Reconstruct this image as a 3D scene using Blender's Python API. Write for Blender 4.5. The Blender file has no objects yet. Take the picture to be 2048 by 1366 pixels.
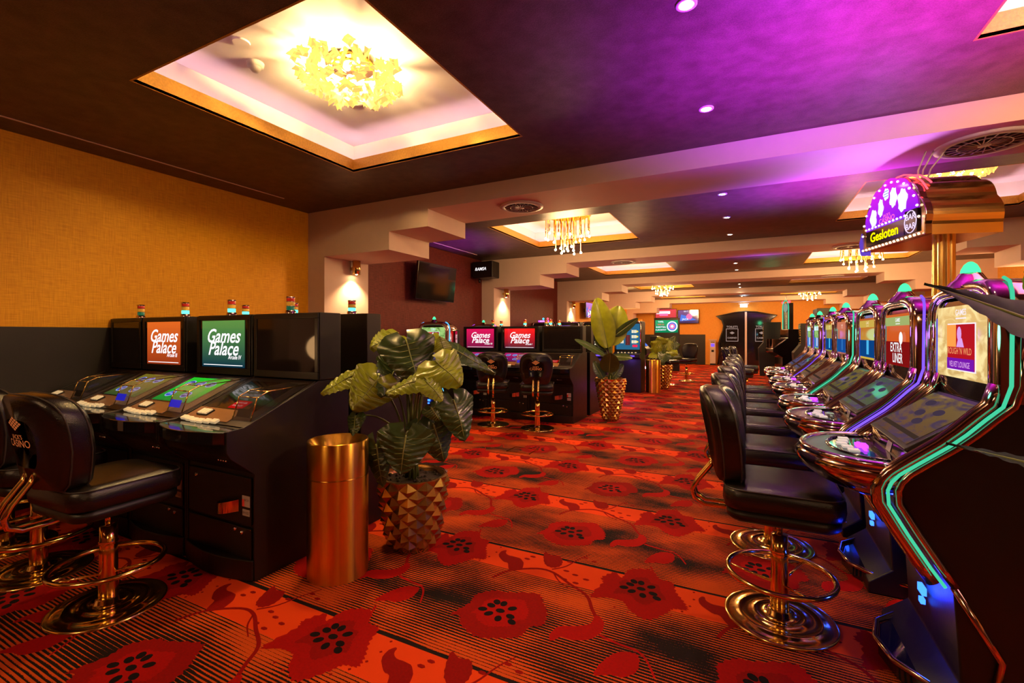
import bpy, bmesh, math, random
from mathutils import Matrix, Vector
PI = math.pi
rnd = random.Random(7)
scn = bpy.context.scene
COL = scn.collection
scn.view_settings.view_transform = 'Standard'
scn.view_settings.look = 'None'
scn.view_settings.gamma = 1.0
scn.view_settings.use_curve_mapping = False
scn.view_settings.exposure = 0.5
scn.cycles.max_bounces = 7
scn.cycles.diffuse_bounces = 3
scn.cycles.glossy_bounces = 4
scn.cycles.transmission_bounces = 4
scn.cycles.transparent_max_bounces = 8
scn.cycles.sample_clamp_indirect = 4.0
scn.cycles.use_denoising = True
scn.cycles.caustics_reflective = False
scn.cycles.caustics_refractive = False

def R(d): return math.radians(d)
def s2l(c): return tuple((x/12.92 if x <= .04045 else ((x+.055)/1.055)**2.4) for x in (v/255 for v in c))

# ---------------------------------------------------------------- materials
def nt(name):
    m = bpy.data.materials.new(name); m.use_nodes = True
    t = m.node_tree; t.nodes.clear()
    o = t.nodes.new('ShaderNodeOutputMaterial')
    return m, t, o
def N(t, kind, **kw):
    n = t.nodes.new(kind)
    for k, v in kw.items():
        if k.startswith('i_'): n.inputs[k[2:].replace('_', ' ')].default_value = v
        else: setattr(n, k, v)
    return n
def pm(name, c, rough=.5, metal=0., em=None, es=0., var=.12, scale=12., bump=0., bscale=60., coat=0., stretch=(1, 1, 1), aniso=0., alpha=1., trans=0., spec=.5):
    """a principled material whose colour and roughness wander a little with noise"""
    m, t, o = nt(name); L = t.links.new
    b = N(t, 'ShaderNodeBsdfPrincipled'); L(b.outputs[0], o.inputs[0])
    tc = N(t, 'ShaderNodeTexCoord'); mp = N(t, 'ShaderNodeMapping'); mp.inputs['Scale'].default_value = stretch
    L(tc.outputs['Object'], mp.inputs[0])
    nz = N(t, 'ShaderNodeTexNoise'); nz.inputs['Scale'].default_value = scale; nz.inputs['Detail'].default_value = 3
    L(mp.outputs[0], nz.inputs['Vector'])
    mx = N(t, 'ShaderNodeMix', data_type='RGBA'); L(nz.outputs['Fac'], mx.inputs['Factor'])
    lo = tuple(x*(1-var) for x in c[:3]) + (1,); hi = tuple(min(1, x*(1+var)) for x in c[:3]) + (1,)
    mx.inputs['A'].default_value = lo; mx.inputs['B'].default_value = hi
    L(mx.outputs['Result'], b.inputs['Base Color'])
    mr = N(t, 'ShaderNodeMapRange'); mr.inputs['To Min'].default_value = max(.02, rough*.85); mr.inputs['To Max'].default_value = min(1, rough*1.15)
    L(nz.outputs['Fac'], mr.inputs['Value']); L(mr.outputs[0], b.inputs['Roughness'])
    b.inputs['Metallic'].default_value = metal; b.inputs['Coat Weight'].default_value = coat
    b.inputs['Alpha'].default_value = alpha; b.inputs['Transmission Weight'].default_value = trans
    b.inputs['Specular IOR Level'].default_value = spec
    if aniso:
        b.inputs['Anisotropic'].default_value = aniso; b.inputs['Anisotropic Rotation'].default_value = .25; tg = N(t, 'ShaderNodeTangent', direction_type='RADIAL', axis='Z'); L(tg.outputs[0], b.inputs['Tangent'])
    if em: b.inputs['Emission Color'].default_value = em + (1,); b.inputs['Emission Strength'].default_value = es
    if bump:
        n2 = N(t, 'ShaderNodeTexNoise'); n2.inputs['Scale'].default_value = bscale; n2.inputs['Detail'].default_value = 2
        L(mp.outputs[0], n2.inputs['Vector'])
        bp = N(t, 'ShaderNodeBump'); bp.inputs['Strength'].default_value = bump; bp.inputs['Distance'].default_value = .01
        L(n2.outputs['Fac'], bp.inputs['Height']); L(bp.outputs[0], b.inputs['Normal'])
    return m
def glow(name, c, s):
    m, t, o = nt(name)
    e = N(t, 'ShaderNodeEmission'); e.inputs[0].default_value = tuple(c) + (1,); e.inputs[1].default_value = s
    t.links.new(e.outputs[0], o.inputs[0]); return m
def screen_mat(name, top, bot, s=1.0, noise=0., nscale=6., c3=None):
    """what a display shows: a vertical blend, optionally marbled with a third colour"""
    m, t, o = nt(name); L = t.links.new
    tc = N(t, 'ShaderNodeTexCoord'); sp = N(t, 'ShaderNodeSeparateXYZ'); L(tc.outputs['Generated'], sp.inputs[0])
    mx = N(t, 'ShaderNodeMix', data_type='RGBA'); L(sp.outputs['Z'], mx.inputs['Factor'])
    mx.inputs['A'].default_value = s2l(bot) + (1,); mx.inputs['B'].default_value = s2l(top) + (1,)
    out = mx.outputs['Result']
    if c3:
        nz = N(t, 'ShaderNodeTexNoise'); nz.inputs['Scale'].default_value = nscale; nz.inputs['Detail'].default_value = 4; nz.inputs['Distortion'].default_value = 1.5
        L(tc.outputs['Generated'], nz.inputs['Vector'])
        mr = N(t, 'ShaderNodeMapRange'); mr.inputs['From Min'].default_value = .45; mr.inputs['From Max'].default_value = .62
        L(nz.outputs['Fac'], mr.inputs['Value'])
        mx2 = N(t, 'ShaderNodeMix', data_type='RGBA'); L(mr.outputs[0], mx2.inputs['Factor'])
        L(out, mx2.inputs['A']); mx2.inputs['B'].default_value = s2l(c3) + (1,); out = mx2.outputs['Result']
    e = N(t, 'ShaderNodeEmission'); e.inputs[1].default_value = s; L(out, e.inputs[0])
    g = N(t, 'ShaderNodeBsdfGlossy'); g.inputs['Roughness'].default_value = .08; g.inputs[0].default_value = (.05, .05, .05, 1)
    a = N(t, 'ShaderNodeAddShader'); L(e.outputs[0], a.inputs[0]); L(g.outputs[0], a.inputs[1]); L(a.outputs[0], o.inputs[0])
    return m
def fabric(name, c, c2, rough=.5, metal=0., sheen=0.):
    """woven wall cloth: fine crossing threads"""
    m, t, o = nt(name); L = t.links.new
    b = N(t, 'ShaderNodeBsdfPrincipled'); L(b.outputs[0], o.inputs[0])
    tc = N(t, 'ShaderNodeTexCoord')
    outs = []
    for st in ((160, 160, 7), (10, 10, 140)):
        mp = N(t, 'ShaderNodeMapping'); mp.inputs['Scale'].default_value = st; L(tc.outputs['Object'], mp.inputs[0])
        nz = N(t, 'ShaderNodeTexNoise'); nz.inputs['Scale'].default_value = 1.; nz.inputs['Detail'].default_value = 2; L(mp.outputs[0], nz.inputs['Vector'])
        outs.append(nz.outputs['Fac'])
    ad = N(t, 'ShaderNodeMath', operation='ADD'); L(outs[0], ad.inputs[0]); L(outs[1], ad.inputs[1])
    mr = N(t, 'ShaderNodeMapRange'); mr.inputs['From Min'].default_value = .7; mr.inputs['From Max'].default_value = 1.3; L(ad.outputs[0], mr.inputs['Value'])
    mx = N(t, 'ShaderNodeMix', data_type='RGBA'); L(mr.outputs[0], mx.inputs['Factor'])
    mx.inputs['A'].default_value = tuple(c) + (1,); mx.inputs['B'].default_value = tuple(c2) + (1,)
    L(mx.outputs['Result'], b.inputs['Base Color']); b.inputs['Roughness'].default_value = rough; b.inputs['Metallic'].default_value = metal; b.inputs['Specular IOR Level'].default_value = .25
    bp = N(t, 'ShaderNodeBump'); bp.inputs['Strength'].default_value = .25; bp.inputs['Distance'].default_value = .004
    L(ad.outputs[0], bp.inputs['Height']); L(bp.outputs[0], b.inputs['Normal'])
    return m
def carpet_mat():
    m, t, o = nt('woven_carpet'); L = t.links.new
    b = N(t, 'ShaderNodeBsdfPrincipled'); L(b.outputs[0], o.inputs[0]); b.inputs['Roughness'].default_value = .9; b.inputs['Specular IOR Level'].default_value = .15
    tc = N(t, 'ShaderNodeTexCoord'); sp = N(t, 'ShaderNodeSeparateXYZ'); L(tc.outputs['Object'], sp.inputs[0])
    def M(op, a, b_=None, c_=None):
        n = N(t, 'ShaderNodeMath', operation=op)
        for i, v in enumerate((a, b_, c_)):
            if v is None: continue
            if isinstance(v, (int, float)): n.inputs[i].default_value = v
            else: L(v, n.inputs[i])
        return n.outputs[0]
    y = sp.outputs['Y']; x = sp.outputs['X']
    ph = M('FRACT', M('DIVIDE', M('ADD', y, 20.4 - 1.61), 1.02))          # 0 at the dark line, .76..1 plain band
    band = M('GREATER_THAN', ph, .765)
    # black share of the stripes
    tri = M('SUBTRACT', 1.0, M('ABSOLUTE', M('DIVIDE', M('SUBTRACT', ph, .38), .38)))
    nz = N(t, 'ShaderNodeTexNoise'); nz.inputs['Scale'].default_value = 1.; nz.inputs['Detail'].default_value = 3
    mp = N(t, 'ShaderNodeMapping'); mp.inputs['Scale'].default_value = (1.9, 3.2, 1); L(tc.outputs['Object'], mp.inputs[0]); L(mp.outputs[0], nz.inputs['Vector'])
    share = M('ADD', M('MULTIPLY', tri, .42), M('MULTIPLY', M('SUBTRACT', nz.outputs['Fac'], .5), 2.3)); share = M('ADD', share, .36)
    st = M('FRACT', M('MULTIPLY', ph, 58.0))
    fz = N(t, 'ShaderNodeTexNoise'); fz.inputs['Scale'].default_value = 260.; L(tc.outputs['Object'], fz.inputs['Vector'])
    st = M('ADD', st, M('MULTIPLY', M('SUBTRACT', fz.outputs['Fac'], .5), .7))
    blk = M('LESS_THAN', st, share)
    blk = M('MULTIPLY', blk, M('SUBTRACT', 1., band))
    line = M('LESS_THAN', ph, .018); blk = M('MAXIMUM', blk, line)
    mx = N(t, 'ShaderNodeMix', data_type='RGBA'); L(band, mx.inputs['Factor'])
    mx.inputs['A'].default_value = (.62, .078, .006, 1); mx.inputs['B'].default_value = (.82, .062, .004, 1)
    mb = N(t, 'ShaderNodeMix', data_type='RGBA'); L(blk, mb.inputs['Factor']); L(mx.outputs['Result'], mb.inputs['A']); mb.inputs['B'].default_value = (.012, .006, .004, 1)
    pile = N(t, 'ShaderNodeTexNoise'); pile.inputs['Scale'].default_value = 500.; L(tc.outputs['Object'], pile.inputs['Vector'])
    mr = N(t, 'ShaderNodeMapRange'); mr.inputs['To Min'].default_value = .75; mr.inputs['To Max'].default_value = 1.25; L(pile.outputs['Fac'], mr.inputs['Value'])
    ml = N(t, 'ShaderNodeMix', data_type='RGBA', blend_type='MULTIPLY'); ml.inputs['Factor'].default_value = 1.; L(mb.outputs['Result'], ml.inputs['A'])
    cr = N(t, 'ShaderNodeCombineColor'); [L(mr.outputs[0], cr.inputs[i]) for i in range(3)]; L(cr.outputs[0], ml.inputs['B'])
    L(ml.outputs['Result'], b.inputs['Base Color'])
    bp = N(t, 'ShaderNodeBump'); bp.inputs['Strength'].default_value = .3; bp.inputs['Distance'].default_value = .003
    L(pile.outputs['Fac'], bp.inputs['Height']); L(bp.outputs[0], b.inputs['Normal'])
    return m

MT = {}
def mk():
    MT['carpet'] = carpet_mat()
    MT['c_red'] = pm('carpet_red', (.36, .004, .002), .95, var=.3, scale=90, spec=.1)
    MT['c_red2'] = pm('carpet_deep_red', (.26, .004, .002), .95, var=.3, scale=90, spec=.1)
    MT['c_blk'] = pm('carpet_black', (.008, .005, .005), .95, spec=.1)
    MT['ceil'] = fabric('dark_ceiling_cloth', (.075, .042, .030), (.14, .085, .062), .42, .25)
    MT['cream'] = pm('cream_plaster', (.70, .50, .42), .75, var=.05, bump=.08, bscale=120)
    MT['white'] = pm('white_cove_paint', (.80, .72, .78), .8, var=.03)
    MT['goldband'] = pm('gold_leaf_band', (.55, .29, .05), .45, .55, var=.35, scale=70, bump=.15, bscale=200)
    MT['goldwall'] = fabric('gold_wall_cloth', (.74, .31, .010), (.95, .47, .022), .5, .1)
    MT['redwall'] = fabric('dark_red_wall_cloth', (.085, .010, .008), (.20, .030, .022), .6, .0)
    MT['orangewall'] = fabric('orange_wall_cloth', (.70, .27, .035), (.85, .38, .06), .6)
    MT['dado'] = pm('dark_dado', (.010, .006, .005), .5, var=.2, bump=.06)
    MT['brass'] = pm('polished_brass', (.95, .66, .20), .13, 1., var=.08)
    MT['bbrass'] = pm('brushed_copper_brass', (1., .50, .06), .30, 1., var=.22, scale=1, stretch=(50, 50, .3), aniso=.85)  # vertical colour streaks imitate reflections stretched along the brushed metal
    MT['chrome'] = pm('chrome', (.86, .80, .80), .07, 1., var=.04)
    MT['bchrome'] = pm('bronze_chrome', (.60, .44, .38), .10, 1., var=.06)
    MT['black'] = pm('black_satin', (.006, .0045, .004), .42, var=.2, bump=.04)
    MT['blackg'] = pm('black_gloss', (.010, .008, .010), .08, var=.1, coat=.5)
    MT['brown'] = pm('dark_brown_laminate', (.013, .008, .006), .40, var=.2, bump=.03)
    MT['leather'] = pm('black_leather', (.012, .009, .008), .24, var=.2, bump=.14, bscale=260)
    MT['seam'] = pm('leather_seam', (.05, .045, .04), .4)
    MT['glass'] = pm('dark_clear_cover', (.06, .05, .05), .04, alpha=.28, coat=1.)
    MT['cover'] = pm('clear_cover', (.5, .35, .22), .05, alpha=.25, coat=1., em=(1, .6, .3), es=.06)
    MT['off'] = pm('unlit_screen', (.012, .008, .008), .07, var=.1)
    MT['key'] = pm('ivory_key', (.8, .65, .4), .35, em=(1, .75, .4), es=.25)
    MT['keyw'] = pm('lit_white_key', (.8, .8, .8), .3, em=(1, .9, .8), es=.22)
    MT['panel'] = pm('tan_console_plate', (.26, .12, .045), .25, em=(1, .5, .2), es=.02)
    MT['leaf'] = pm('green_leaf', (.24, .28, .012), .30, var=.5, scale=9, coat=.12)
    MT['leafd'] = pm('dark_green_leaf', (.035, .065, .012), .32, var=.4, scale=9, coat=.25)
    MT['rib'] = pm('pale_leaf_rib', (.22, .26, .06), .4)
    MT['stem'] = pm('green_stem', (.12, .15, .035), .4)
    MT['soil'] = pm('dark_potting_soil', (.05, .035, .015), .95, var=.6, scale=40, bump=.6, bscale=60)
    MT['pot'] = pm('bronze_gold_glaze', (.55, .29, .07), .24, .85, var=.15)
    MT['potd'] = pm('dark_bronze_glaze', (.11, .045, .018), .28, .6, var=.15)
    MT['wt'] = glow('white_print', (1, .93, .95), .9)
    MT['or'] = pm('copper_print', (.75, .27, .08), .5, em=(1, .35, .1), es=.10)
    MT['bulb'] = glow('warm_bulb', (1., .72, .36), 60.)
    MT['bulbc'] = glow('warm_filament', (1., .70, .34), 30.)
    MT['led'] = glow('pink_cove_led', (1., .60, .62), 12.)
    MT['down'] = glow('downlight_lens', (1., .85, .65), 30.)
    MT['vent'] = pm('white_grille', (.6, .55, .55), .5)
    MT['ventd'] = pm('grille_hollow', (.02, .015, .015), .8)
    MT['foil'] = pm('gold_foil', (1., .70, .22), .20, .9, var=.2, em=(1, .62, .14), es=.75)
    MT['yel'] = glow('yellow_led_text', (1., .85, .0), 1.3)
    MT['r'] = pm('red_lens', (.55, .02, .015), .2, em=(1, .05, .02), es=.08, coat=.5)
    MT['a'] = pm('amber_lens', (.75, .38, .03), .2, em=(1, .5, .05), es=.12, coat=.5)
    MT['g'] = glow('lit_green_lens', (.12, 1., .62), 1.5)
    MT['gd'] = pm('dark_green_lens', (.01, .12, .08), .2, em=(.05, 1, .5), es=.05, coat=.5)
    MT['dome'] = glow('lit_green_dome', (.05, .9, .27), 1.5)
    MT['n_green'] = glow('mint_tube', (.06, .62, .34), .75)
    MT['n_viol'] = glow('violet_tube', (.16, .07, 1.), 1.3)
    MT['n_purp'] = glow('purple_tube', (.5, .06, 1.), 1.4)
    MT['n_cyan'] = glow('cyan_tube', (.08, .5, 1.), 1.3)
    MT['n_red'] = glow('red_tube', (1., .05, .08), 2.5)
    MT['n_blue'] = glow('blue_led', (.02, .10, 1.), 4.)
    MT['blueglow'] = pm('blue_lit_slot', (.05, .05, .4), .15, em=(.01, .02, 1.), es=.3, coat=.5)
    MT['marq'] = glow('marquee_bulb', (1., .62, .42), 2.2)
    MT['grey'] = pm('light_grey_case', (.55, .42, .36), .5)
    MT['sil'] = pm('silver_plastic', (.5, .5, .5), .3, .6)
    MT['pad_g'] = pm('green_pad', (.10, .22, .15), .35, var=.5, scale=30)  # felt-like pad, green in itself
    MT['pad_p'] = pm('mauve_pad', (.11, .075, .10), .3, var=.4, scale=30)
    MT['bluep'] = glow('blue_paytable', (.03, .16, .30), .6)
    MT['blackp'] = pm('black_paytable', (.01, .01, .015), .1)
    MT['leafs'] = pm('silhouette_leaf', (.005, .008, .002), .65, var=.3, spec=.15)  # near-black colour stands for leaf undersides seen in silhouette
    MT['signgold'] = pm('sign_gold', (1., .70, .22), .2, 1., var=.05)
    MT['mint'] = pm('mint_console', (.1, .3, .2), .2)
mk()
def em(name, c, s):
    if name not in MT: MT[name] = glow(name, c, s)
    return MT[name]

# ---------------------------------------------------------------- mesh builder
_txt = {}
def text_mesh(s, bold=0., shear=0., fine=3):
    k = (s, bold, shear, fine)
    if k not in _txt:
        cu = bpy.data.curves.new('t', 'FONT'); cu.body = s; cu.align_x = 'CENTER'; cu.align_y = 'CENTER'
        cu.offset = bold; cu.shear = shear; cu.resolution_u = fine
        o = bpy.data.objects.new('t', cu); COL.objects.link(o)
        dg = bpy.context.evaluated_depsgraph_get(); me = o.evaluated_get(dg).to_mesh()
        _txt[k] = ([tuple(v.co) for v in me.vertices], [tuple(p.vertices) for p in me.polygons])
        bpy.data.objects.remove(o); bpy.data.curves.remove(cu)
    return _txt[k]
class B:
    def __init__(s, M=None): s.v = []; s.f = []; s.m = []; s.sm = []; s.M = M or Matrix()
    def add(s, vs, fs, mi=0, smooth=False):
        n = len(s.v); s.v += [tuple(s.M @ Vector(p)) for p in vs]
        for f in fs: s.f.append([n+i for i in f]); s.m.append(mi); s.sm.append(smooth)
        return s
    def box(s, x0, x1, y0, y1, z0, z1, mi=0):
        return s.add([(x, y, z) for z in (z0, z1) for y in (y0, y1) for x in (x0, x1)],
                     [(0, 2, 3, 1), (4, 5, 7, 6), (0, 1, 5, 4), (2, 6, 7, 3), (0, 4, 6, 2), (1, 3, 7, 5)], mi)
    def prism(s, poly, ax, a, b, mi=0, smooth=False):
        f = {'x': lambda p, t: (t, p[0], p[1]), 'y': lambda p, t: (p[0], t, p[1]), 'z': lambda p, t: (p[0], p[1], t)}[ax]
        n = len(poly)
        s.add([f(p, a) for p in poly] + [f(p, b) for p in poly], [list(range(n))[::-1], list(range(n, 2*n))], mi)
        k = len(s.v) - 2*n
        for i in range(n):
            s.f.append([k+i, k+(i+1) % n, k+n+(i+1) % n, k+n+i]); s.m.append(mi); s.sm.append(smooth)
        return s
    def lathe(s, prof, c=(0, 0), n=24, mi=0, smooth=True, a0=0., a1=2*PI, sy=1.):
        full = abs(a1-a0-2*PI) < 1e-6; k = n if full else n+1
        vs = [(c[0]+r*math.cos(a0+(a1-a0)*i/n), c[1]+sy*r*math.sin(a0+(a1-a0)*i/n), z) for r, z in prof for i in range(k)]
        fs = [(j*k+i, j*k+(i+1) % k, (j+1)*k+(i+1) % k, (j+1)*k+i) for j in range(len(prof)-1) for i in range(n)]
        return s.add(vs, fs, mi, smooth)
    def tube(s, pts, r, n=8, closed=False, mi=0, taper=None, flat=1.):
        P = [Vector(p) for p in pts]; m = len(P); vs = []; up = None
        for i, p in enumerate(P):
            a = P[(i-1) % m] if closed or i else p; b = P[(i+1) % m] if closed or i < m-1 else p
            d = (b-a)
            d = d.normalized() if d.length > 1e-9 else Vector((0, 0, 1))
            if up is None:
                up = Vector((0, 0, 1)) if abs(d.z) < .9 else Vector((1, 0, 0))
            up = (up - d*up.dot(d)).normalized(); sd = d.cross(up)
            rr = r if taper is None else r*(1+(taper-1)*i/(m-1))
            for k in range(n):
                t = 2*PI*k/n; vs.append(p + sd*(rr*math.cos(t)) + up*(rr*flat*math.sin(t)))
        fs = []
        for i in range(m if closed else m-1):
            j = (i+1) % m
            for k in range(n): fs.append((i*n+k, i*n+(k+1) % n, j*n+(k+1) % n, j*n+k))
        if not closed: fs += [tuple(range(n))[::-1], tuple(range((m-1)*n, m*n))]
        return s.add(vs, fs, mi, True)
    def ball(s, c, r, n=10, mi=0, sz=1.):
        prof = [(max(1e-4, r*math.sin(PI*i/(n//2+1))), c[2] - sz*r*math.cos(PI*i/(n//2+1))) for i in range(n//2+2)]
        return s.lathe(prof, (c[0], c[1]), n, mi)
    def grid(s, fn, nu, nv, mi=0, smooth=True):
        vs = [fn(i/nu, j/nv) for i in range(nu+1) for j in range(nv+1)]
        return s.add(vs, [(i*(nv+1)+j, i*(nv+1)+j+1, (i+1)*(nv+1)+j+1, (i+1)*(nv+1)+j) for i in range(nu) for j in range(nv)], mi, smooth)
    def disc(s, c, r, n=20, mi=0, sy=1.):
        return s.add([(c[0]+r*math.cos(2*PI*i/n), c[1]+sy*r*math.sin(2*PI*i/n), c[2]) for i in range(n)], [list(range(n))], mi)
    def text(s, st, x, y, z, size, mi=0, bold=0., shear=0., sx=1., plane='xz', fine=3):
        """lettering lying in a plane: xz faces -y, xy faces up"""
        vs, fs = text_mesh(st, bold, shear, fine)
        if plane == 'xz': vs = [(x+a*size*sx, y, z+b*size) for a, b, _ in vs]
        elif plane == 'xy': vs = [(x+a*size*sx, y+b*size, z) for a, b, _ in vs]
        return s.add(vs, fs, mi)
    def build(s, name, mats, parent=None, bevel=0., seg=2, sub=0):
        me = bpy.data.meshes.new(name); me.from_pydata(s.v, [], s.f)
        if not isinstance(mats, (list, tuple)): mats = [mats]
        for m in mats: me.materials.append(MT[m] if isinstance(m, str) else m)
        for p, mi, sm in zip(me.polygons, s.m, s.sm): p.material_index = mi; p.use_smooth = sm
        me.update()
        o = bpy.data.objects.new(name, me); COL.objects.link(o)
        if parent: o.parent = parent
        if bevel:
            b = o.modifiers.new('b', 'BEVEL'); b.width = bevel; b.segments = seg; b.limit_method = 'ANGLE'; b.angle_limit = R(35); b.harden_normals = True
        if sub:
            u = o.modifiers.new('s', 'SUBSURF'); u.levels = sub; u.render_levels = sub
        return o
def thing(name, label, cat, loc=(0, 0, 0), rz=0., group=None):
    o = bpy.data.objects.new(name, None); COL.objects.link(o); o.location = loc; o.rotation_euler = (0, 0, rz)
    o.empty_display_size = .1; o['label'] = label; o['category'] = cat
    if group: o['group'] = group
    return o
def tag(o, label, cat, group=None, loc=None, rz=None):
    o['label'] = label; o['category'] = cat
    if group: o['group'] = group
    if loc: o.location = loc
    if rz is not None: o.rotation_euler = (0, 0, rz)
    return o
def struct(name, b, mats, **k):
    o = b.build(name, mats, None, **k); o['kind'] = 'structure'; return o
def copy_tree(o, parent=None):
    c = o.copy(); COL.objects.link(c)
    if parent: c.parent = parent
    for ch in [x for x in ALLCH.get(o.name, [])]: copy_tree(ch, c)
    return c
ALLCH = {}
def index_children(root):
    st = [root]
    while st:
        x = st.pop(); ch = [c for c in bpy.data.objects if c.parent == x]; ALLCH[x.name] = ch; st += ch
def dup(root, loc, rz, label, group=None):
    if root.name not in ALLCH: index_children(root)
    c = copy_tree(root); c.location = loc; c.rotation_euler = (0, 0, rz); c['label'] = label
    if group: c['group'] = group
    return c
def light(kind, loc, col, power, size=.1, rot=(0, 0, 0), **k):
    l = bpy.data.lights.new(kind.lower() + '_light', kind); l.energy = power; l.color = col
    if kind in ('POINT', 'SPOT'): l.shadow_soft_size = size
    if kind == 'AREA': l.size = size
    for a, v in k.items(): setattr(l, a, v)
    o = bpy.data.objects.new(l.name, l); COL.objects.link(o); o.location = loc; o.rotation_euler = rot
    return o

# ---------------------------------------------------------------- camera
f_px = 935.; TH = math.atan(474/935.)
cam = bpy.data.cameras.new('camera'); co = bpy.data.objects.new('camera', cam); COL.objects.link(co)
cam.sensor_width = 36.; cam.lens = f_px/2048*36; cam.shift_y = -14/2048; cam.clip_start = .05; cam.clip_end = 60
co.location = (0, 0, 1.35); co.rotation_euler = (PI/2, 0, TH); scn.camera = co
FX, FY = -math.sin(TH), math.cos(TH); RX, RY = math.cos(TH), math.sin(TH)
def atd(x, y, d):
    """the place seen at photo pixel x, y at depth d in metres"""
    u = (x-1024)/f_px; return Vector((d*(FX+u*RX), d*(FY+u*RY), 1.35+d*(669-y)/f_px))

# ---------------------------------------------------------------- room shell
C, S = 2.89, 2.72
XL, XR = -5.0, 4.46
YB, YF = 22.7, -4.4
BEAMS = [(-.22, .50), (4.13, 4.88), (8.46, 9.2), (12.8, 13.55), (17.15, 17.9), (21.5, 22.2)]
REC = [(-2.86, -1.08), (1.49, 3.27), (5.83, 7.66), (10.35, 12.02), (14.7, 16.4), (19.1, 20.8)]
XRL, XRR = (-3.34, -1.58), (1.06, 2.85)

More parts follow.
